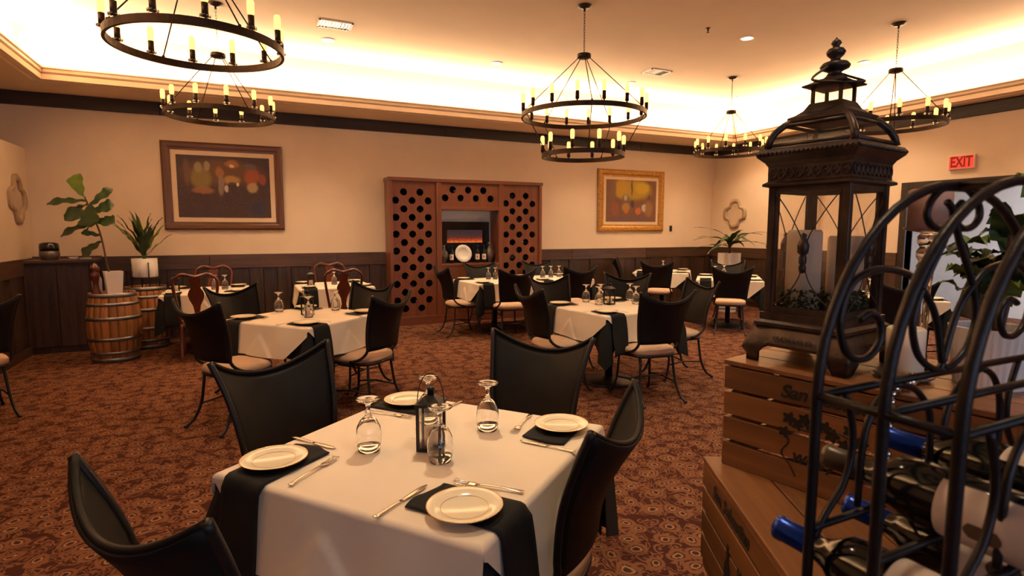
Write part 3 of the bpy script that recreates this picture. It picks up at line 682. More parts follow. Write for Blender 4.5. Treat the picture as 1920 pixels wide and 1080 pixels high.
for r_ in range(15):
    z = 2.12 - r_ * .1325
    HL += [(x, z) for x in ((2.305, 2.570) if r_ % 2 == 0 else (2.175, 2.440, 2.702))]
    HR += [(x, z - .012) for x in ((4.20, 4.455) if r_ % 2 == 0 else (4.08, 4.33, 4.585))]
HM = [(3.12, 2.178), (3.39, 2.178), (3.66, 2.178), (2.99, 2.045), (3.255, 2.045), (3.525, 2.045), (3.79, 2.045)]
holed(CX0 + .05, 2.83, .13, CZ1 - .05, HL, .060); holed(4.02, CX1 - .05, .13, CZ1 - .05, HR, .060); holed(2.91, 3.94, 1.90, CZ1 - .05, HM, .060)
for x0, x1 in ((CX0 + .05, 2.83), (4.02, CX1 - .05)): MB().b2(x0, x1, CYB - .01, CYB, .13, CZ1 - .05).build('back_panel', M['black'], t)
MB().b2(2.91, 3.94, CYB - .01, CYB, 1.90, CZ1 - .05).build('back_panel', M['black'], t)
def bottle_proto(capmat, label_on=True, L=.30, name='wine_bottle'):
    b = MB().lathe([(.001, .004), (.030, 0), (.0375, .006), (.0375, .185), (.034, .207), (.020, .228), (.0145, .245), (.0145, .292), (.016, .294), (.016, .300), (.001, .300)], 20).build(name, M['bottle'])
    MB().lathe([(.0152, .242), (.0154, .292), (.0166, .294), (.0166, .301), (.001, .3015)], 18).build('capsule', M[capmat], b)
    if label_on:
        MB().grid(lambda u, v: (.0379 * math.cos(R(-70 + 140 * u)), .0379 * math.sin(R(-70 + 140 * u)), .055 + .095 * v), 14, 2).build('label', M['label'], b)
        MB().grid(lambda u, v: (.0381 * math.cos(R(-13 + 26 * u)), .0381 * math.sin(R(-13 + 26 * u)), .09 + .025 * v + .005 * math.sin(PI * u) * (2 * v - 1)), 8, 4).build('emblem', M['stem'], b)
    return b
M['foil'] = plain('glint lightened foil capsule', (.42, .33, .26), .3, .7, .2, 15)  # capsule colour lightened to stand in for glints in the bottle holes
PB = bottle_proto('foil', False, name='wine_bottle'); first = True
for lst, where in ((HL, 'left panel'), (HM, 'panel above the niche'), (HR, 'right panel')):
    for hi, (hx, hz) in enumerate(lst):
        o = PB if first else copy_tree(PB); first = False
        W_ = ('first', 'second', 'third', 'fourth', 'fifth', 'sixth', 'seventh', 'eighth', 'ninth', 'tenth', 'eleventh', 'twelfth', 'thirteenth', 'fourteenth', 'bottom'); zs = sorted({z for _, z in lst}, reverse=True); rw = [x for x, z in lst if z == hz]; hp = {2: ('left', 'right'), 3: ('left', 'middle', 'right'), 4: ('left', 'mid left', 'mid right', 'right')}[len(rw)][rw.index(hx)]
        o.location = (hx + .004, CYB - .012, hz - .018); o.rotation_euler = (R(90), 0, random.uniform(0, 3)); tag(o, 'dark bottle in the wine wall, %s, %s row down, %s hole' % (where, W_[zs.index(hz)], hp), 'bottle', 'bottles in the %s of the wine wall' % where)
        o.scale = (1, 1, .86)
# electric fireplace, shelf ornaments
t = thing('electric_fireplace', (3.43, YB - .0185, 1.41), 0, 'black glass electric fireplace with red embers in the niche', 'fireplace')
MB().b2(-.455, .455, -.07, 0, -.40, .255).build('body', M['black'], t, bev=.01)
def fire_mat():
    n = NT('glowing embers'); v = n.coord((1, 1, 1)); sp = n.n('ShaderNodeSeparateXYZ'); n.l(v, sp.inputs[0])
    mr = n.n('ShaderNodeMapRange'); mr.inputs[1].default_value = -.10; mr.inputs[2].default_value = .10; mr.inputs[3].default_value = 1; mr.inputs[4].default_value = 0; n.l(sp.outputs[2], mr.inputs[0])
    no = n.noise(n.coord((9, 1, 14)), 2.5, 3)
    f = n.math('MULTIPLY', n.math('POWER', mr.outputs[0], 2.2), n.math('ADD', no, .35))
    c = n.ramp(f, [(0, (.05, .03, .035)), (.25, (.14, .035, .025)), (.55, (.75, .07, .01)), (.9, (1, .35, .06))])
    n.set(Base_Color=(.02, .015, .015), Roughness=.2, Emission_Color=c, Emission_Strength=.75); return n.m
MB().b2(-.32, .32, -.074, -.071, -.10, .115).build('ember_screen', fire_mat(), t)
t = thing('display_plate', (3.36, 9.02, .97), 0, 'round pale display plate standing on the niche shelf', 'plate')
m = MB(); m.M = Matrix.Translation((0, 0, .155)) @ Matrix.Rotation(R(78), 4, 'X')
m.lathe([(.001, .008), (.085, .008), (.09, .014), (.148, .024), (.15, .02), (.09, 0), (.001, 0)], 36).build('plate', M['ceramic'], t)
MB().tube([(-.07, -.04, .012), (-.05, .05, .004), (-.02, .03, .16)], .004, 5).tube([(.07, -.04, .012), (.05, .05, .004), (.02, .03, .16)], .004, 5).build('easel', M['iron'], t)
LB = bottle_proto('bluecap', True)
for k, (x, y, lb) in enumerate(((3.14, 8.98, 'wine bottle with cream label left of the display plate'), (3.60, 8.96, 'left one of two labelled wine bottles right of the display plate'), (3.72, 8.96, 'right one of two labelled wine bottles right of the display plate'))):
    o = LB if k == 0 else copy_tree(LB); o.location = (x, y, .97); o.rotation_euler.z = R(-115); tag(o, lb, 'bottle', 'labelled bottles on the niche shelf')
for x, lb, h in ((3.00, 'dark pewter pitcher at the left end of the niche shelf', .30), (3.84, 'dark pewter pitcher at the right end of the niche shelf', .34)):
    t = thing('pitcher', (x, 8.99, .97), 0, lb, 'pitcher', 'pewter pitchers')
    MB().lathe([(.001, 0), (.04, 0), (.035, .02), (.06, .05), (.085, h * .4), (.07, h * .62), (.025, h * .78), (.03, h * .92), (.04, h), (.035, h), (.02, h * .8), (.001, h * .7)], 18).build('body', M['pewter'], t)
    MB().tube(spline([(0, -.035, h * .95), (0, -.08, h * .85), (0, -.085, h * .6), (0, -.055, h * .45)], 4), .006, 6).build('handle', M['pewter'], t)
tag(struct(MB().b2(2.92, 3.93, YB - .018, YB - .004, .97, 1.85).build('niche_lining', M['white'])), 'white lining behind the fireplace in the niche', 'wall panel'); bpy.data.objects['niche_lining'].pop('category')

# ------------------------------------------------------------------ paintings, mirrors, wall fittings
def painting_mat(name, bgc, blobs, dist=.05, nscale=7):
    n = NT(name); v = n.coord(); w = n.n('ShaderNodeTexNoise'); w.inputs['Scale'].default_value = nscale; w.inputs['Detail'].default_value = 4; n.l(v, w.inputs['Vector'])
    sb = n.n('ShaderNodeVectorMath', operation='SUBTRACT'); n.l(w.outputs['Color'], sb.inputs[0]); sb.inputs[1].default_value = (.5, .5, .5)
    sc = n.n('ShaderNodeVectorMath', operation='SCALE'); n.l(sb.outputs[0], sc.inputs[0]); sc.inputs['Scale'].default_value = dist * 2
    ad = n.n('ShaderNodeVectorMath', operation='ADD'); n.l(v, ad.inputs[0]); n.l(sc.outputs[0], ad.inputs[1])
    c = n.mix(n.noise(v, 5, 5, .7), *bgc)
    for (x, z, rx, rz, col) in blobs:
        mp = n.n('ShaderNodeMapping', vector_type='TEXTURE'); mp.inputs['Location'].default_value = (x, 0, z); mp.inputs['Scale'].default_value = (rx, 50, rz); n.l(ad.outputs[0], mp.inputs[0])
        ln = n.n('ShaderNodeVectorMath', operation='LENGTH'); n.l(mp.outputs[0], ln.inputs[0])
        mr = n.n('ShaderNodeMapRange', interpolation_type='SMOOTHSTEP'); mr.inputs[1].default_value = .55; mr.inputs[2].default_value = 1.05; mr.inputs[3].default_value = .9; mr.inputs[4].default_value = 0
        n.l(ln.outputs['Value'], mr.inputs[0]); c = n.mix(mr.outputs[0], c, col)
    sp = n.noise(v, 38, 3, .7); c = n.mix(n.math('MULTIPLY', n.math('GREATER_THAN', sp, .60), .10), c, (.45, .30, .16))
    n.set(Base_Color=c, Roughness=.55); n.bump(sp, .2, .003); return n.m
def framed(loc, w, h, fw, mw, fmat, cmat, label, fv=None):
    """hangs on the back wall; loc = centre on the wall"""
    t = thing('framed_painting', loc, 0, label, 'painting')
    W2, H2 = w / 2, h / 2; sec = [(0, 0), (0, -.035), (.25, -.05), (.6, -.045), (.8, -.03), (1, -.028), (1, 0)]
    for k in range(4):
        hor = k % 2 == 0; A_ = W2 if hor else H2; B_ = H2 if hor else W2; vs = []
        for e in (-1, 1):
            for o, d in sec:
                oo = o * fw; p = (e * (A_ - oo), B_ - oo)
                if k == 2: p = (p[0], -p[1])
                if not hor: p = (p[1] if k == 1 else -p[1], p[0])
                vs.append((p[0], d, p[1]))
        m_ = len(sec); MB().add(vs, [(i, i + 1, m_ + i + 1, m_ + i) for i in range(m_ - 1)]).build('frame_rail', fmat if hor or not fv else fv, t)
    a, b = W2 - fw, H2 - fw
    MB().b2(-a, a, -.020, -.002, -b, b).build('mat_board', M['mat'], t)
    MB().b2(-a + mw, a - mw, -.026, -.018, -b + mw, b - mw).build('canvas', cmat, t)
p1 = painting_mat('dark interior scene', ((.040, .022, .026), (.080, .042, .040)), [
    (0, .2, .62, .22, (.15, .07, .03)), (-.30, .12, .16, .20, (.24, .17, .05)), (-.33, .27, .06, .09, (.30, .24, .12)), (-.22, .29, .04, .08, (.34, .27, .15)), (-.28, -.05, .17, .06, (.30, .13, .06)),
    (-.06, .20, .06, .10, (.34, .14, .05)), (-.05, .02, .05, .16, (.26, .20, .15)), (.10, .33, .11, .07, (.36, .15, .05)), (.10, .30, .04, .03, (.75, .55, .25)), (.09, .10, .13, .08, (.42, .25, .08)), (.10, .02, .09, .07, (.05, .03, .02)),
    (.17, .04, .025, .035, (.75, .62, .45)), (.02, -.02, .03, .06, (.6, .5, .4)), (.36, .16, .13, .15, (.36, .09, .035)), (.34, .30, .09, .06, (.13, .10, .09)), (.36, .0, .09, .09, (.45, .30, .14)), (.50, .12, .05, .1, (.30, .07, .04)), (-.47, .2, .05, .22, (.16, .08, .05)), (.42, -.3, .12, .12, (.03, .03, .06))], .028)
framed((-.205, YB, 2.135), 1.55, 1.225, .115, .065, M['woodframe'], p1, 'large dark interior painting in carved brown frame on the back wall', M['woodframev'])
p2 = painting_mat('yellow figure scene', ((.15, .065, .035), (.24, .11, .06)), [
    (.05, .22, .50, .24, (.50, .33, .03)), (-.25, .24, .20, .24, (.55, .33, .03)), (.25, .26, .22, .14, (.60, .42, .03)), (-.15, .05, .11, .09, (.17, .14, .10)), (-.15, .06, .05, .06, (.52, .45, .30)), (-.14, -.12, .12, .11, (.42, .24, .07)),
    (.02, -.06, .05, .09, (.05, .04, .05)), (-.13, -.2, .07, .06, (.55, .16, .04)), (.16, -.2, .09, .09, (.58, .16, .04)), (.31, -.13, .08, .09, (.60, .55, .52)), (.43, .03, .06, .1, (.12, .07, .06)), (.0, .26, .025, .22, (.12, .08, .03)), (-.40, -.15, .12, .16, (.28, .09, .06)),
    (0, -.38, .6, .14, (.16, .08, .07)), (.42, -.15, .12, .2, (.30, .15, .06)), (-.44, .2, .08, .3, (.20, .11, .06))], .03)
framed((6.975, YB, 2.095), 1.60, 1.20, .135, .06, M['goldframe'], p2, 'yellow figure painting in wide gilded frame on the back wall')
def quatrefoil(loc, rz, label):
    t = thing('quatrefoil_mirror', loc, rz, label, 'mirror', 'quatrefoil mirrors')
    def outline(sx, sz, n=64):
        out = []
        for k in range(n):
            a = 2 * PI * k / n; r = 1 + .16 * math.cos(4 * a) - .05 * math.cos(8 * a)
            out.append((sx * r * math.cos(a), sz * r * math.sin(a)))
        return out
    o = outline(.27, .275); i = outline(.185, .19); n = len(o); vs = [(x, d, z) for (pts, d) in ((o, 0), (o, -.02), ([((a[0] + b[0]) / 2, (a[1] + b[1]) / 2) for a, b in zip(o, i)], -.04), (i, -.022), (i, 0)) for x, z in pts]
    MB().add(vs, [(r_ * n + k, r_ * n + (k + 1) % n, (r_ + 1) * n + (k + 1) % n, (r_ + 1) * n + k) for r_ in range(4) for k in range(n)], True).build('frame', M['palewood'], t)
    MB().prism(outline(.2, .205), -.012, -.006).build('glass', M['mirror'], t)
quatrefoil((XL, 8.76, 1.89), R(-90) + PI, 'bleached wood quatrefoil mirror on the left wall by the corner')
quatrefoil((XR - .07, 8.545, 1.855), R(-90), 'bleached wood quatrefoil mirror on the right wall behind the big lantern')
t = thing('light_switch', (8.0, YB, 1.555), 0, 'small dark switch plate right of the yellow painting', 'switch')
MB().b2(-.035, .035, -.008, 0, -.06, .06).build('plate', M['black'], t, bev=.003); MB().b2(-.012, .012, -.014, -.008, -.03, .03).build('rocker', M['black'], t)
def text(body, size, mat, parent, loc, rot, name, ext=.001, shear=0, sx=1):
    c = bpy.data.curves.new(name, 'FONT'); c.body = body; c.size = size; c.extrude = ext; c.shear = shear; c.offset = size * (.03 if shear else .03); c.align_x = 'CENTER'; c.align_y = 'CENTER'
    o = bpy.data.objects.new(name, c); C.objects.link(o); bpy.context.view_layer.update()
    dg = bpy.context.evaluated_depsgraph_get(); me = bpy.data.meshes.new_from_object(o.evaluated_get(dg)); bpy.data.objects.remove(o)
    q = bpy.data.objects.new(name, me); C.objects.link(q); me.materials.clear(); me.materials.append(mat); q.parent = parent; q.location = loc; q.rotation_euler = rot; q.scale = (sx, 1, 1); return q
t = thing('exit_sign', (XR, 4.56, 2.47), R(-90), 'red lettered exit sign on the right wall above the doorway', 'sign')
MB().b2(-.165, .165, -.05, 0, -.095, .095).build('housing', M['exitface'], t, bev=.006)
MB().b2(-.15, .15, -.0512, -.049, -.085, .085).build('sign_face', M['exitred'], t)
text('EXIT', .20, M['redlit'], t, (0, -.0518, -.003), (R(90), 0, 0), 'exit_lettering', .001, 0, .66)

# ------------------------------------------------------------------ back left corner
t = thing('corner_cabinet', (-2.10, 8.86, 0), 0, 'dark stained service cabinet in the back left corner', 'cabinet')
MB().b2(-.33, .33, -.20, .24, 0, 1.10).build('body', M['dark'], t, bev=.004)
for x0, x1 in ((-.32, -.005), (.005, .32)):
    d_ = MB().b2(x0, x1, -.222, -.20, .08, 1.06).build('door', M['dark'], t, bev=.006)
    MB().ball((x1 - .04 if x0 < 0 else x0 + .04, -.235, .62), .012, 8, 6).build('knob', M['bronze'], d_)
MB().b2(-.34, .39, -.25, .26, 1.12, 1.155).b2(-.335, .37, -.22, .25, 1.10, 1.12).b2(-.34, .39, .24, .26, 1.155, 1.185).build('top', M['darkh'], t, bev=.004)
t = thing('cookie_jar', (-2.18, 8.78, 1.155), 0, 'black and pewter lidded jar on the corner cabinet', 'jar')
MB().lathe([(.001, 0), (.085, 0), (.10, .02), (.105, .07), (.10, .11)], 20).build('body', M['pewter'], t); MB().lathe([(.10, .11), (.102, .15), (.095, .20), (.06, .215), (.001, .218)], 20).build('lid', M['black'], t)
t = thing('small_bowl', (-1.94, 8.76, 1.155), 0, 'small pale dish on the corner cabinet beside the jar', 'dish')
MB().lathe([(.001, .004), (.03, 0), (.055, .03), (.05, .03), (.028, .008), (.001, .008)], 16).build('bowl', M['ceramic'], t); MB().tube([(.06, .0, .01), (.18, .02, .012)], .009, 6).build('spoon', M['ceramic'], t)
def barrel(x, y, rz, label):
    t = thing('wine_barrel', (x, y, 0), rz, label, 'barrel', 'oak wine barrels'); n = 20; H = .80
    rad = lambda z: .228 + .050 * math.sin(PI * max(0, min(1, z / H)))
    for k in range(n):
        a0, a1 = 2 * PI * k / n + .012, 2 * PI * (k + 1) / n - .012
        def fn(u, v, a0=a0, a1=a1):
            a = a0 + (a1 - a0) * u; z = H * v; return (rad(z) * math.cos(a), rad(z) * math.sin(a), z)
        MB().grid(fn, 2, 10).build('stave', M['oak'], t, solid=.02)
    MB().lathe([(.001, H - .03), (.222, H - .03), (.222, H - .045), (.001, H - .045)], 24).build('barrel_head', M['oak'], t)
    MB().lathe([(.001, .03), (.220, .03), (.220, .045), (.001, .045)], 24).build('barrel_head', M['oak'], t)
    for z0, z1 in ((.0, .05), (.09, .125), (.25, .29), (.49, .53), (.655, .69), (.75, .80)):
        MB().lathe([(rad(z0) + .001, z0), (rad(z0) + .004, z0), (rad(z1) + .004, z1), (rad(z1) + .001, z1)], 32, closed=True).build('hoop', M['hoop'], t)
    return t
barrel(-1.42, 7.96, .3, 'front oak wine barrel with white vase on top by the left wall')
barrel(-1.18, 8.66, 1.1, 'rear oak wine barrel half hidden behind the front one')
def leaf_mesh(L, w, fiddle=True, n=8, bend=.25, cup=.15):
    def fn(u, v):
        a = 2 * u - 1
        if fiddle: ww = w * (.30 + .75 * v ** 1.2) * math.sqrt(max(0, 1 - (max(0, v - .72) / .28) ** 2)) * min(1, .25 + v * 5)
        else: ww = w * math.sin(PI * min(1, .12 + .88 * v) ** .8) if v < 1 else 0
        return (a * ww, L * v, -bend * L * v * v + cup * abs(a) * ww + .012 * math.sin(v * 17) * abs(a))
    return MB().grid(fn, 4, n)
def leaf(parent, base, az, el, L, w, mat, fiddle=True, bend=.25, roll=0, name='leaf'):
    o = leaf_mesh(L, w, fiddle, bend=bend).build(name, mat, parent); o.location = base
    o.matrix_local = Matrix.Translation(base) @ Matrix.Rotation(az - PI / 2, 4, 'Z') @ Matrix.Rotation(el, 4, 'X') @ Matrix.Rotation(roll, 4, 'Y'); return o
# fiddle leaf fig in white square vase on the front barrel
BZ = .771
t = thing('square_vase', (-1.40, 7.97, BZ), .3, 'tall white square vase holding the fig branch on the front barrel', 'vase')
MB().lathe([(.10, 0), (.128, .27), (.118, .27), (.088, .015), (.001, .014)], 4, ph=PI / 4, smooth=False).build('vase', M['ceramic'], t)
t = thing('fig_branch', (-1.40, 7.97, BZ), 0, 'fiddle leaf fig branch with big dark leaves above the front barrel', 'plant')
ER = Vector((.903, -.429, 0)); EV = Vector((.429, .903, 0)); EZ = Vector((0, 0, 1))
def at(r, z, d=0): return ER * r + EZ * z + EV * d
def leaf2(parent, b, tip, w, mat, tilt=35, fiddle=True, bend=.12, spin=0):
    """leaf from b to tip; its upper face turned up and, by tilt, toward the room"""
    d = (tip - b); L = d.length; y = d.normalized(); nz = EZ * math.cos(R(tilt)) - EV * math.sin(R(tilt)) + ER * spin; nz = (nz - y * nz.dot(y)).normalized(); x = y.cross(nz)
    o = leaf_mesh(L, w, fiddle, 10, bend).build('leaf', mat, parent); m = Matrix((x, y, nz)).transposed().to_4x4(); m.translation = b; o.matrix_local = m; return o
MB().tube(spline([at(.0, .02), at(-.06, .32), at(-.10, .62), at(-.15, .82), at(-.27, 1.14)], 5), .010, 7).build('stem', M['stem'], t)
for b0, b1, w, mt, ti in ((at(-.28, 1.14), at(-.42, 1.40, .03), .11, 'leafy', 70), (at(-.22, 1.02), at(-.02, 1.25, .08), .085, 'leaf', 60), (at(-.25, 1.08), at(-.69, 1.10, -.05), .10, 'leaf', 35), (at(-.22, 1.04), at(-.62, .97, .1), .09, 'leaf', 45), (at(-.20, 1.04), at(-.16, .80, -.12), .15, 'leaf', 75),
                          (at(-.17, .92), at(-.46, .94, -.1), .12, 'leaf', 60), (at(-.15, .84), at(-.58, .72, -.05), .10, 'leaf', 40), (at(-.15, .86), at(.10, .86, -.1), .10, 'leaf', 55), (at(-.18, .96), at(.03, 1.06, .02), .11, 'leaf', 60), (at(-.10, .62), at(-.36, .46, -.03), .085, 'leaf', 65), (at(-.16, .86), at(-.36, .80, .1), .11, 'leaf', 60), (at(-.10, .68), at(-.28, .74, -.08), .05, 'leaf', 50)):
    leaf2(t, b0, b1, w, M[mt], ti)
t = thing('pepper_mill', (-1.57, 7.94, BZ), 0, 'turned wooden mill beside the white vase on the front barrel', 'mill')
MB().lathe([(.001, 0), (.05, 0), (.05, .03), (.032, .07), (.028, .14), (.042, .20), (.05, .25), (.035, .275), (.045, .29), (.05, .32), (.03, .36), (.001, .37)], 18).build('body', M['qa'], t)
t = thing('white_bottle', (-1.58, 8.06, BZ), 0, 'white ceramic bottle partly hidden by the wooden mill', 'bottle')
MB().lathe([(.001, 0), (.045, 0), (.05, .02), (.05, .17), (.03, .22), (.02, .25), (.02, .28), (.001, .28)], 18).build('body', M['ceramic'], t)
# dracaena in a round pot on a black stand on the rear barrel
t = thing('plant_stand', (-1.17, 8.62, BZ), .4, 'black wire plant stand on the rear barrel', 'stand')
for k in range(4):
    a = k * PI / 2; MB().tube([(.155 * math.cos(a), .155 * math.sin(a), 0), (.155 * math.cos(a), .155 * math.sin(a), .34)], .007, 6).build('leg', M['iron'], t)
MB().tube([(.155 * math.cos(2 * PI * k / 24), .155 * math.sin(2 * PI * k / 24), .14) for k in range(24)], .006, 6, True).tube([(-.155, 0, .14), (.155, 0, .14)], .006, 6).tube([(0, -.155, .14), (0, .155, .14)], .006, 6).build('cross_ring', M['iron'], t)
t = thing('round_pot', (-1.17, 8.62, BZ + .147), 0, 'white round pot in the black plant stand', 'pot')
MB().lathe([(.001, 0), (.135, 0), (.145, .01), (.145, .24), (.133, .24), (.133, .21), (.001, .21)], 28).build('pot', M['ceramic'], t); MB().lathe([(.132, .205), (.001, .214)], 20).build('soil', M['soil'], t)
t = thing('dracaena', (-1.17, 8.62, BZ + .36), 0, 'green strap leaved dracaena in the white round pot', 'plant')
MB().tube([(0, 0, -.01), (0, .01, .12)], .022, 8).build('stem', M['leafy'], t)
for k in range(18):
    leaf(t, (0, 0, .03 + .008 * k), k * 2.4, R(50 + (k * 37 % 33)), .44 + .012 * (k * 7 % 11), .034, M['leafy' if k % 3 == 0 else 'leaf'], False, .10 + .05 * (k % 4))
# potted palm near the right wall
t = thing('palm_pot', (8.15, 7.75, 0), 0, 'tall pale planter by the right wall behind the big lantern', 'pot')
MB().lathe([(.001, 0), (.15, 0), (.2, .9), (.2, 1.1), (.18, 1.1), (.17, .95), (.001, .95)], 4, ph=PI / 4, smooth=False).build('planter', M['ceramic'], t)
t = thing('potted_palm', (8.15, 7.75, 1.0), 0, 'dark green arching plant in the tall pale planter', 'plant')
MB().tube([(0, 0, -.05), (0, 0, .3)], .03, 8).build('stem', M['stem'], t)
for k in range(16): leaf(t, (0, 0, .2 + .012 * k), k * 2.4, R(48 - (k * 29 % 40)), .62, .055, M['leaf'], False, .45)

# ------------------------------------------------------------------ crates in front right
def crate(org, d, L, Wd, H, z, label, texts=None, slats=4, name='wine_crate'):
    """org: far left corner; d: direction of the long left side; width to the right of it"""
    rz = math.atan2(d[1], d[0]); t = thing(name, (org[0], org[1], z), rz, label, 'crate', 'wooden wine crates')
    sh = H / slats
    for k in range(slats):
        z0 = k * sh + (.004 if k else 0); z1 = (k + 1) * sh - .004
        p = MB().b2(0, L, 0, .012, z0, z1).build('slat', M['cratex'], t, bev=.002)
        MB().b2(0, L, Wd - .012, Wd, z0, z1).build('slat', M['cratex'], t, bev=.002)
        MB().b2(-.0, .014, .012, Wd - .012, z0, z1).build('end_board', M['cratey'], t, bev=.002)
        MB().b2(L - .014, L, .012, Wd - .012, z0, z1).build('end_board', M['cratey'], t, bev=.002)
    n = 4
    for k in range(n): MB().b2(-.003, L + .003, -.003 + k * (Wd + .006) / n + .002, -.003 + (k + 1) * (Wd + .006) / n - .002, H, H + .012).build('top_plank', M['cratex'], t, bev=.002)
    for x in (.022, L - .03): MB().b2(x, x + .02, .012, .03, 0, H).build('corner_post', M['cratey'], t)
    return t
M['cratex'] = wood('crate pine long', (.11, .040, .014), (.31, .125, .038), .5, 0, 1.6, .15, .3)
M['cratey'] = wood('crate pine end', (.11, .040, .014), (.31, .125, .038), .5, 1, 1.6, .15, .3)
t = crate((1.102, 1.048), (.22, -.976), .62, .42, .263, .915, 'upper wooden wine crate carrying the big lantern')
TY = R(90)
text('San Sebastian', .044, M['ink'], t, (.265, -.0012, .226), (TY, 0, 0), 'stencil_lettering', .0004, .25)
# printed vine drawing on the crate side: leaves, grapes and tendrils
m = MB()
for k, (x, z, r) in enumerate(((.17, .165, .014), (.19, .155, .012), (.205, .17, .013), (.225, .16, .015), (.25, .165, .012), (.265, .15, .014), (.16, .13, .012), (.30, .17, .012), (.32, .15, .015), (.29, .135, .012))):
    m.prism([(x + r * (1 + .3 * math.cos(5 * a)) * math.cos(a), z + r * (1 + .3 * math.cos(5 * a)) * math.sin(a)) for a in [2 * PI * i / 20 for i in range(20)]], -.0014, -.0006)
m.build('printed_leaves', M['ink'], t)
MB().tube(spline([(.15, -.001, .14), (.17, -.001, .11), (.155, -.001, .08), (.175, -.001, .055), (.19, -.001, .03)], 5), .0016, 4).tube(spline([(.17, -.001, .15), (.22, -.001, .145), (.27, -.001, .16), (.33, -.001, .14)], 5), .0016, 4).build('printed_tendril', M['ink'], t)
text('Winery', .030, M['ink'], t, (.225, -.0012, .075), (TY, 0, 0), 'stencil_lettering', .0004, .25)
d2 = Vector((.838 - 1.091, .634 - 1.099)).normalized()
t = crate((1.091, 1.099), (d2.x, d2.y), .56, .50, .262, .641, 'lower wooden wine crate turned askew under the upper one')
text('San Sebastian', .046, M['ink'], t, (.22, -.0012, .224), (TY, 0, 0), 'stencil_lettering', .0004, .25)
m = MB().prism([(.20, .01), (.235, .01), (.237, .09), (.225, .115), (.224, .15), (.211, .15), (.210, .115), (.198, .09)], -.0014, -.0006); m.build('printed_bottle', M['ink'], t)
text('Winery', .040, M['ink'], t, (.34, -.0012, .12), (TY, 0, 0), 'stencil_lettering', .0004, .25)
# supports out of view: a plinth under the crates, another under the rack
def plinth(org, d, L, Wd, H, label):
    rz = math.atan2(d[1], d[0]); t = thing('plinth', (org[0], org[1], 0), rz, label, 'plinth')
    MB().b2(.02, L - .02, .02, Wd - .02, 0, H - .03).build('body', M['cratex'], t, bev=.003); MB().b2(0.005, L - .005, 0.005, Wd - .005, H - .03, H - .002).build('top', M['cratex'], t, bev=.003)
plinth((1.091, 1.099), (d2.x, d2.y), .56, .50, .641, 'wooden plinth under the lower wine crate')
PLZ = .90
t = thing('plinth', (.56, .19, 0), 0, 'wooden plinth under the wrought iron bottle rack', 'plinth')
MB().b2(.02, .58, .02, .26, 0, PLZ - .03).build('body', M['cratex'], t, bev=.003); MB().b2(0, .6, 0, .28, PLZ - .03, PLZ).build('top', M['cratex'], t, bev=.003)

# ------------------------------------------------------------------ big lantern
LZ = 1.1905
LA = R(234 - 225); LX, LY = 1.300, .932
t = thing('floor_lantern', (LX, LY, LZ), LA, 'tall aged bronze glass lantern with pagoda top on the crate', 'lantern')
def sqlathe(prof, **k): return MB().lathe([(r * math.sqrt(2), z) for r, z in prof], 4, ph=PI / 4, smooth=False, **k)
hb = .108
t.scale = (.90, .90, .957)
# footed base: a skirt with an arched opening on each side
def foot_side(k):
    m = MB(); m.M = Matrix.Rotation(k * PI / 2, 4, 'Z'); n = 24; vs = []
    for i in range(n + 1):
        u = 2 * i / n - 1; a = abs(u)
        zb = 0 if a > .74 else .046 * min(1, ((.74 - a) / .22)) ** .5
        for j in range(7):
            v = j / 6; z = .095 - (.095 - zb) * v; o = .118 + .030 * math.sin(PI * min(1, (.095 - z) / .095 * 1.15) * .5) * (1 if z > .03 else 1) - (.012 if z < .02 else 0)
            vs.append((u * o, o, z))
    m.add(vs, [(i * 7 + j, (i + 1) * 7 + j, (i + 1) * 7 + j + 1, i * 7 + j + 1) for i in range(n) for j in range(6)], True); return m
for k in range(4):
    f_ = foot_side(k).build('base_skirt', M['lantern'], t, solid=.006)
    m = MB(); m.M = Matrix.Rotation(k * PI / 2, 4, 'Z')
    for q in range(-2, 3): m.tube([(q * .022 + .010 * (1 - i / 16) * math.cos(i * .8), .1445, .066 + .010 * (1 - i / 16) * math.sin(i * .8)) for i in range(16)], .0016, 4)
    m.build('scroll_relief', M['lantern'], f_)
sqlathe([(.118, .090), (.124, .095), (.124, .103), (.114, .110), (.114, .128)]).build('base_plate', M['lantern'], t)
for sx in (-1, 1):
    for sy in (-1, 1): MB().box((sx * (hb - .009), sy * (hb - .009), .29), (.018, .018, .335)).build('corner_post', M['lantern'], t, bev=.003)
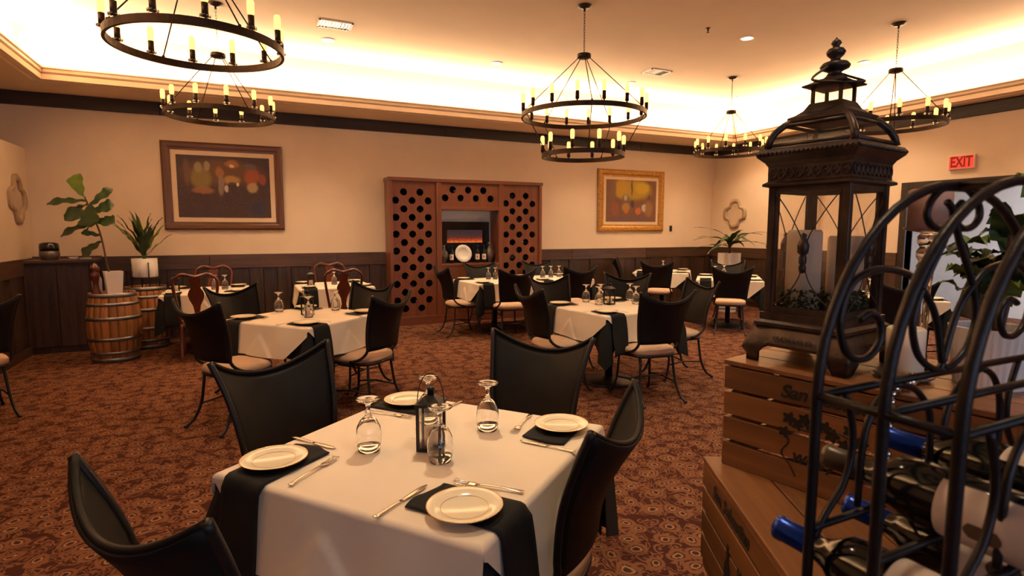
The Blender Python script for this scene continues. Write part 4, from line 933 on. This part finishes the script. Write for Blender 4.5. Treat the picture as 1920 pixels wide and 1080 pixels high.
for k in range(4):
    m = MB(); m.M = Matrix.Rotation(k * PI / 2, 4, 'Z'); w = hb - .018
    m.b2(-w, w, hb - .014, hb - .004, .128, .145).b2(-w, w, hb - .014, hb - .004, .438, .456).b2(-w, -w + .010, hb - .013, hb - .005, .145, .438).b2(w - .010, w, hb - .013, hb - .005, .145, .438)
    d_ = m.build('door_frame' if k == 0 else 'side_frame', M['lantern'], t)
    m = MB(); m.M = Matrix.Rotation(k * PI / 2, 4, 'Z'); m.b2(-w + .008, w - .008, hb - .011, hb - .009, .143, .44).build('pane', M['lpane'], d_)
    # wire straps drawn together by a cast knot
    m = MB(); m.M = Matrix.Rotation(k * PI / 2, 4, 'Z'); y = hb - .001
    for s in (-1, 1):
        m.tube(spline([(s * (w - .006), y, .436), (s * .045, y, .385), (s * .012, y, .33), (s * .004, y, .30)], 4), .0016, 5)
        m.tube(spline([(s * (w - .006), y, .148), (s * .042, y, .18), (s * .014, y, .22), (s * .004, y, .25)], 4), .0016, 5)
    m.build('wire_strap', M['lantern'], d_)
    m = MB(); m.M = Matrix.Rotation(k * PI / 2, 4, 'Z') @ Matrix.Translation((0, hb + .004, 0))
    m.lathe([(.001, .236), (.007, .238), (.010, .250), (.007, .258), (.0095, .262), (.0095, .276), (.007, .281), (.013, .288), (.015, .305), (.010, .318), (.006, .325), (.008, .332), (.001, .337)], 10)
    for q in range(6): m.ball((.012 * math.cos(q), .006 * math.sin(q), .290 + .005 * q), .0045, 6, 4)
    m.build('cast_knot', M['lantern'], d_)
MB().tube([(-.088, hb + .003, .30), (-.088, hb + .010, .30), (-.080, hb + .012, .30)], .003, 5).build('latch', M['lantern'], t)
sqlathe([(.104, .452), (.120, .456), (.120, .462), (.110, .468), (.110, .505), (.116, .515), (.132, .530), (.134, .540), (.128, .548), (.112, .552)]).build('cornice', M['lantern'], t)
for k in range(4):
    m = MB(); m.M = Matrix.Rotation(k * PI / 2, 4, 'Z')
    for q in range(9):
        x = -.094 + q * .0235
        m.tube([(x + .0105 * math.cos(a), .1115, .487 + .0125 * math.sin(a)) for a in [2 * PI * i / 12 for i in range(12)]], .0022, 4, True)
        m.tube([(x + .0055 * math.cos(a), .1115, .484 + .006 * math.sin(a)) for a in [2 * PI * i / 8 for i in range(8)]], .0018, 4, True)
    m.build('pierced_scrollwork', M['lantern'], t)
    m = MB(); m.M = Matrix.Rotation(k * PI / 2, 4, 'Z')
    for q in range(22): m.ball((-.126 + q * .012, .1335, .5365), .0048, 6, 4)
    m.build('beading', M['lantern'], t)
# domed roof: four curved ribs with panes between
dome = [(.114, .552), (.110, .572), (.100, .592), (.084, .610), (.068, .622)]
for k in range(4):
    a = k * PI / 2 + PI / 4
    MB().tube([(r * math.sqrt(2) * math.cos(a), r * math.sqrt(2) * math.sin(a), z) for r, z in dome], .009, 6).build('roof_rib', M['lantern'], t)
    m = MB(); m.M = Matrix.Rotation(k * PI / 2, 4, 'Z'); m.grid(lambda u, v: ((2 * u - 1) * dome[round(v * 4)][0], dome[round(v * 4)][0] - .002, dome[round(v * 4)][1]), 1, 4); m.build('roof_pane', M['lpane'], t)
    m = MB(); m.M = Matrix.Rotation(k * PI / 2, 4, 'Z'); m.tube([(-.10, .1095, .558), (.10, .1095, .558)], .006, 5); m.tube([(-.084, .084, .609), (.084, .084, .609)], .005, 5); m.build('roof_bar', M['lantern'], t)
sqlathe([(.072, .612), (.080, .618), (.080, .628), (.066, .634), (.052, .645), (.046, .655), (.042, .662)]).build('roof_step', M['lantern'], t)
for sx in (-1, 1):
    for sy in (-1, 1): MB().box((sx * .036, sy * .036, .681), (.008, .008, .044)).build('cupola_post', M['lantern'], t)
for k in range(4):
    m = MB(); m.M = Matrix.Rotation(k * PI / 2, 4, 'Z'); m.b2(-.032, .032, .0355, .037, .662, .702).build('cupola_pane', M['lpane'], t)
sqlathe([(.036, .700), (.056, .702), (.058, .706), (.040, .714), (.026, .722)]).build('cupola_roof', M['lantern'], t)
MB().lathe([(.024, .716), (.030, .722), (.022, .728), (.016, .736), (.020, .740), (.034, .746), (.037, .752), (.030, .760), (.014, .764), (.011, .770), (.020, .778), (.024, .786), (.018, .794), (.009, .797), (.008, .801), (.013, .807), (.010, .813), (.004, .817), (.001, .822)], 20).build('finial', M['lantern'], t)
m = MB(); m.M = Matrix.Rotation(R(20), 4, 'Z')
m.tube(spline([(.034, 0, .745), (.03, -.03, .73), (.0, -.068, .708), (-.045, -.062, .698), (-.070, -.01, .70), (-.060, .045, .715), (-.034, .012, .747)], 5), .0035, 6).build('carry_handle', M['lantern'], t)
# what stands inside: pillar candles and moss
for (x, y, r, h, lb) in ((.040, -.036, .040, .185, 'shorter ivory pillar candle in the big lantern'), (-.040, .036, .040, .200, 'taller ivory pillar candle in the big lantern')):
    a = t.rotation_euler.z; X = LX + .9 * x * math.cos(a) - .9 * y * math.sin(a); Y = LY + .9 * x * math.sin(a) + .9 * y * math.cos(a)
    c_ = thing('pillar_candle', (X, Y, LZ + .1235), 0, lb, 'candle', 'candles in the big lantern')
    MB().lathe([(.001, 0), (r, 0), (r, h), (r * .9, h + .006), (r * .7, h - .006), (.001, h - .01)], 24).build('wax', M['wax'], c_); MB().tube([(0, 0, h - .01), (.001, 0, h + .008)], .0012, 5).build('wick', M['ink'], c_)
m = MB(); rn = random.Random(3)
for k in range(1500):
    a = rn.uniform(0, 6.28); e = rn.uniform(.062, .090); x = max(-.078, min(.078, e * 1.2 * math.cos(a))); y = max(-.078, min(.078, e * 1.2 * math.sin(a))); z = rn.uniform(.004, .05) * (1.2 - abs(x * y) * 20)
    q = Matrix.Translation((x, y, z)) @ Matrix.Rotation(rn.uniform(0, 6.28), 4, 'Z') @ Matrix.Rotation(rn.uniform(-1, 1), 4, 'X'); s = rn.uniform(.004, .009)
    m.add([q @ Vector(p) for p in ((-s * .5, 0, 0), (0, -s, .002), (s * .5, 0, 0), (0, s, .003))], [(0, 1, 2, 3)])
o = m.build('moss_garland', M['moss'], None, (LX, LY, LZ + .1235), LA); tag(o, 'dark green leafy garland around the candles in the big lantern', 'garland'); o['kind'] = 'stuff'

# ------------------------------------------------------------------ things on the crate behind the rack
CT = .915 + .263 + .012
c_ = thing('pillar_candle', (1.315, .738, CT + .012), 0, 'ivory pillar candle on a dish right of the big lantern', 'candle')
MB().lathe([(.001, 0), (.037, 0), (.037, .10), (.033, .104), (.026, .096), (.001, .094)], 28).build('wax', M['wax'], c_)
o = MB().lathe([(.001, 0), (.044, 0), (.058, .010), (.056, .013), (.044, .0105), (.001, .0105)], 32).build('candle_dish', M['pewter'], None, (1.315, .738, CT)); tag(o, 'pale metal dish under the candle right of the big lantern', 'dish')
def candlestick(x, y, h, lb, lb2, cm):
    t = thing('glass_candlestick', (x, y, CT), 0, lb, 'candlestick')
    MB().lathe([(.001, 0), (.030, 0), (.031, .006), (.024, .014), (.016, .03), (.0125, .07), (.013, h * .60), (.016, h * .70), (.019, h * .74), (.014, h * .77), (.020, h * .80), (.021, h * .84), (.014, h * .87), (.020, h * .90), (.020, h * .94), (.013, h * .965), (.045, h * .985), (.048, h), (.001, h * .992)], 24).build('stem', M['glass'], t)
    c_ = thing('rose_candle', (x, y, CT + h * .994), 0, lb2, 'candle'); MB().lathe([(.001, 0), (.042, .0), (.042, .085), (.037, .089), (.001, .083)], 24).build('wax', cm, c_)
candlestick(1.405, .757, .335, 'tall clear glass candlestick behind the bottle rack', 'rose pillar candle on the glass candlestick', M['pinkwax'])
t = thing('ribbed_pot', (1.437, .632, CT), 0, 'white ribbed plant pot behind the bottle rack', 'pot')
m = MB(); n = 72; vs = []
for r, z in ((.001, 0), (.062, 0), (.078, .125), (.070, .125), (.066, .105), (.001, .10)):
    vs += [((r + (.0012 if k % 2 and r > .05 else 0)) * math.cos(2 * PI * k / n), (r + (.0012 if k % 2 and r > .05 else 0)) * math.sin(2 * PI * k / n), z) for k in range(n)]
m.add(vs, [(i * n + k, i * n + (k + 1) % n, (i + 1) * n + (k + 1) % n, (i + 1) * n + k) for i in range(5) for k in range(n)]).build('pot', M['ceramic'], t); MB().lathe([(.066, .104), (.001, .108)], 20).build('soil', M['soil'], t)
t = thing('leafy_plant', (1.437, .632, CT + .10), 0, 'broad leaved green plant in the white ribbed pot', 'plant')
rn = random.Random(11)
for s in range(4):
    a = s * 1.7 + .4; top = Vector((.06 * math.cos(a), .06 * math.sin(a), .16 + .04 * s)); MB().tube(spline([(.012 * math.cos(a), .012 * math.sin(a), 0), tuple(top * .5), tuple(top)], 3), .004, 6).build('stem', M['stem'], t)
    for k in range(7):
        f = .35 + .65 * k / 6; b = top * f; leaf(t, tuple(b), a + k * 2.4, R(15 + 45 * rn.random()), .085 + .03 * rn.random(), .027, M['leaf' if k % 3 else 'leafy'], False, .2)
# string of silvered beads trailing off the crate
t = thing('bead_garland', (1.312, .70, CT), 0, 'string of silvered glass beads trailing down by the upper crate', 'garland')
path = spline([(.0, .02, .012), (-.03, .0, .013), (-.06, -.01, .013), (-.10, -.02, .012), (-.14, -.025, .012), (-.155, -.03, -.03), (-.157, -.03, -.08), (-.158, -.032, -.14), (-.16, -.035, -.20)], 3)
for k, p in enumerate(path): MB().ball(p, .010 if k % 3 else .015, 9, 6).build('bead', M['silver'], t)
MB().tube(path, .0012, 4).build('string', M['steel'], t)

# ------------------------------------------------------------------ wrought iron bottle rack
RX, RZ, RR = .845, 1.328, .25; RY = (.426, .35, .28); RI = M['rackiron']
t = thing('bottle_rack', (RX, .353, PLZ), 0, 'arched wrought iron bottle rack with scrollwork close to the camera', 'wine rack')
def rp(x, y, z): return (x - RX, y - .353, z - PLZ)
for i, y in enumerate(RY):
    pts = [(RX - RR, PLZ)] + [(RX - RR, PLZ + (RZ - PLZ) * k / 5) for k in range(1, 5)] + [(RX + RR * math.cos(R(180 - 180 * k / 24)), RZ + RR * math.sin(R(180 - 180 * k / 24))) for k in range(25)] + [(RX + RR, PLZ + (RZ - PLZ) * k / 5) for k in range(4, -1, -1)]
    MB().tube([rp(x, y, z) for x, z in pts], .0062, 8).build('arch', RI, t)
    for z in (RZ, 1.165, 1.078, .96): MB().tube([rp(RX - RR, y, z), rp(RX + RR, y, z)], .005, 8).build('cross_bar', RI, t)
for s in (-1, 1):
    for z in (RZ, .96): MB().tube([rp(RX + s * RR, RY[0], z), rp(RX + s * RR, RY[2], z)], .005, 8).build('depth_bar', RI, t)
MB().tube([rp(RX, RY[0], RZ + RR), rp(RX, RY[2], RZ + RR)], .006, 8).build('depth_bar', RI, t)
sc = [[(.85, 1.331), (.843, 1.346), (.828, 1.391), (.81, 1.422), (.778, 1.449), (.753, 1.464), (.705, 1.472), (.667, 1.467), (.643, 1.454), (.63, 1.426), (.629, 1.401), (.64, 1.377), (.662, 1.364), (.689, 1.366), (.706, 1.383), (.704, 1.407), (.684, 1.419), (.664, 1.412)],
      [(.847, 1.545), (.827, 1.505), (.792, 1.454), (.775, 1.417), (.773, 1.389), (.789, 1.356), (.819, 1.337), (.846, 1.331)],
      [(.846, 1.574), (.815, 1.572), (.791, 1.556), (.784, 1.539), (.795, 1.526), (.819, 1.521), (.840, 1.53), (.842, 1.545), (.828, 1.556)]]
for pts in sc:
    for s in (1, -1): MB().tube([rp(RX + s * (p.x - RX), RY[0], p.y) for p in spline([Vector((a, b)) for a, b in pts], 4)], .0047, 7).build('scroll', RI, t)
un = [[(.745, 1.323), (.786, 1.312), (.817, 1.285), (.829, 1.253), (.834, 1.175)], [(.745, 1.323), (.715, 1.31), (.695, 1.285), (.685, 1.25), (.682, 1.175)], [(.645, 1.325), (.662, 1.285), (.665, 1.245), (.651, 1.207), (.624, 1.179), (.603, 1.150)]]
for y in RY[:1] + RY[2:]:
    for pts in un:
        for s in (1, -1): MB().tube([rp(RX + s * (p.x - RX), y, p.y) for p in spline([Vector((a, b)) for a, b in pts], 4)], .0045, 7).build('cradle_bar', RI, t)
# bottles lying in the rack, necks through the far arch
RB = bottle_proto('bluecap', True, name='rack_bottle')
RG = bottle_proto('greycap', True, name='rack_bottle')
for i, (pb, x, y, z, tw, lb) in enumerate((
        (RB, .632, .195, 1.1235, 20, 'lowest left bottle in the iron rack, blue capsule and cream label'),
        (RB, .775, .195, 1.1235, 60, 'second bottle in the lower row of the iron rack, blue capsule'),
        (RG, .714, .19, 1.2105, 100, 'dark capped bottle in the upper row of the iron rack'),
        (RB, .860, .20, 1.2105, -25, 'upper row bottle in the iron rack with large cream label'),
        (RB, .918, .195, 1.1235, 10, 'third bottle in the lower row of the iron rack'))):
    first = pb.name not in used; used.add(pb.name)
    o = pb if first else copy_tree(pb)
    o.location = (x, y, z); o.rotation_euler = (R(-90), R(0), 0)
    o.rotation_mode = 'QUATERNION'; o.rotation_quaternion = (Matrix.Rotation(R(-90), 3, 'X') @ Matrix.Rotation(R(-90 - tw), 3, 'Z')).to_quaternion()
    tag(o, lb, 'bottle', 'bottles in the iron rack')
for o in list(bpy.data.objects):
    if o.type == 'EMPTY' and not o.get('category'): bpy.data.objects.remove(o)
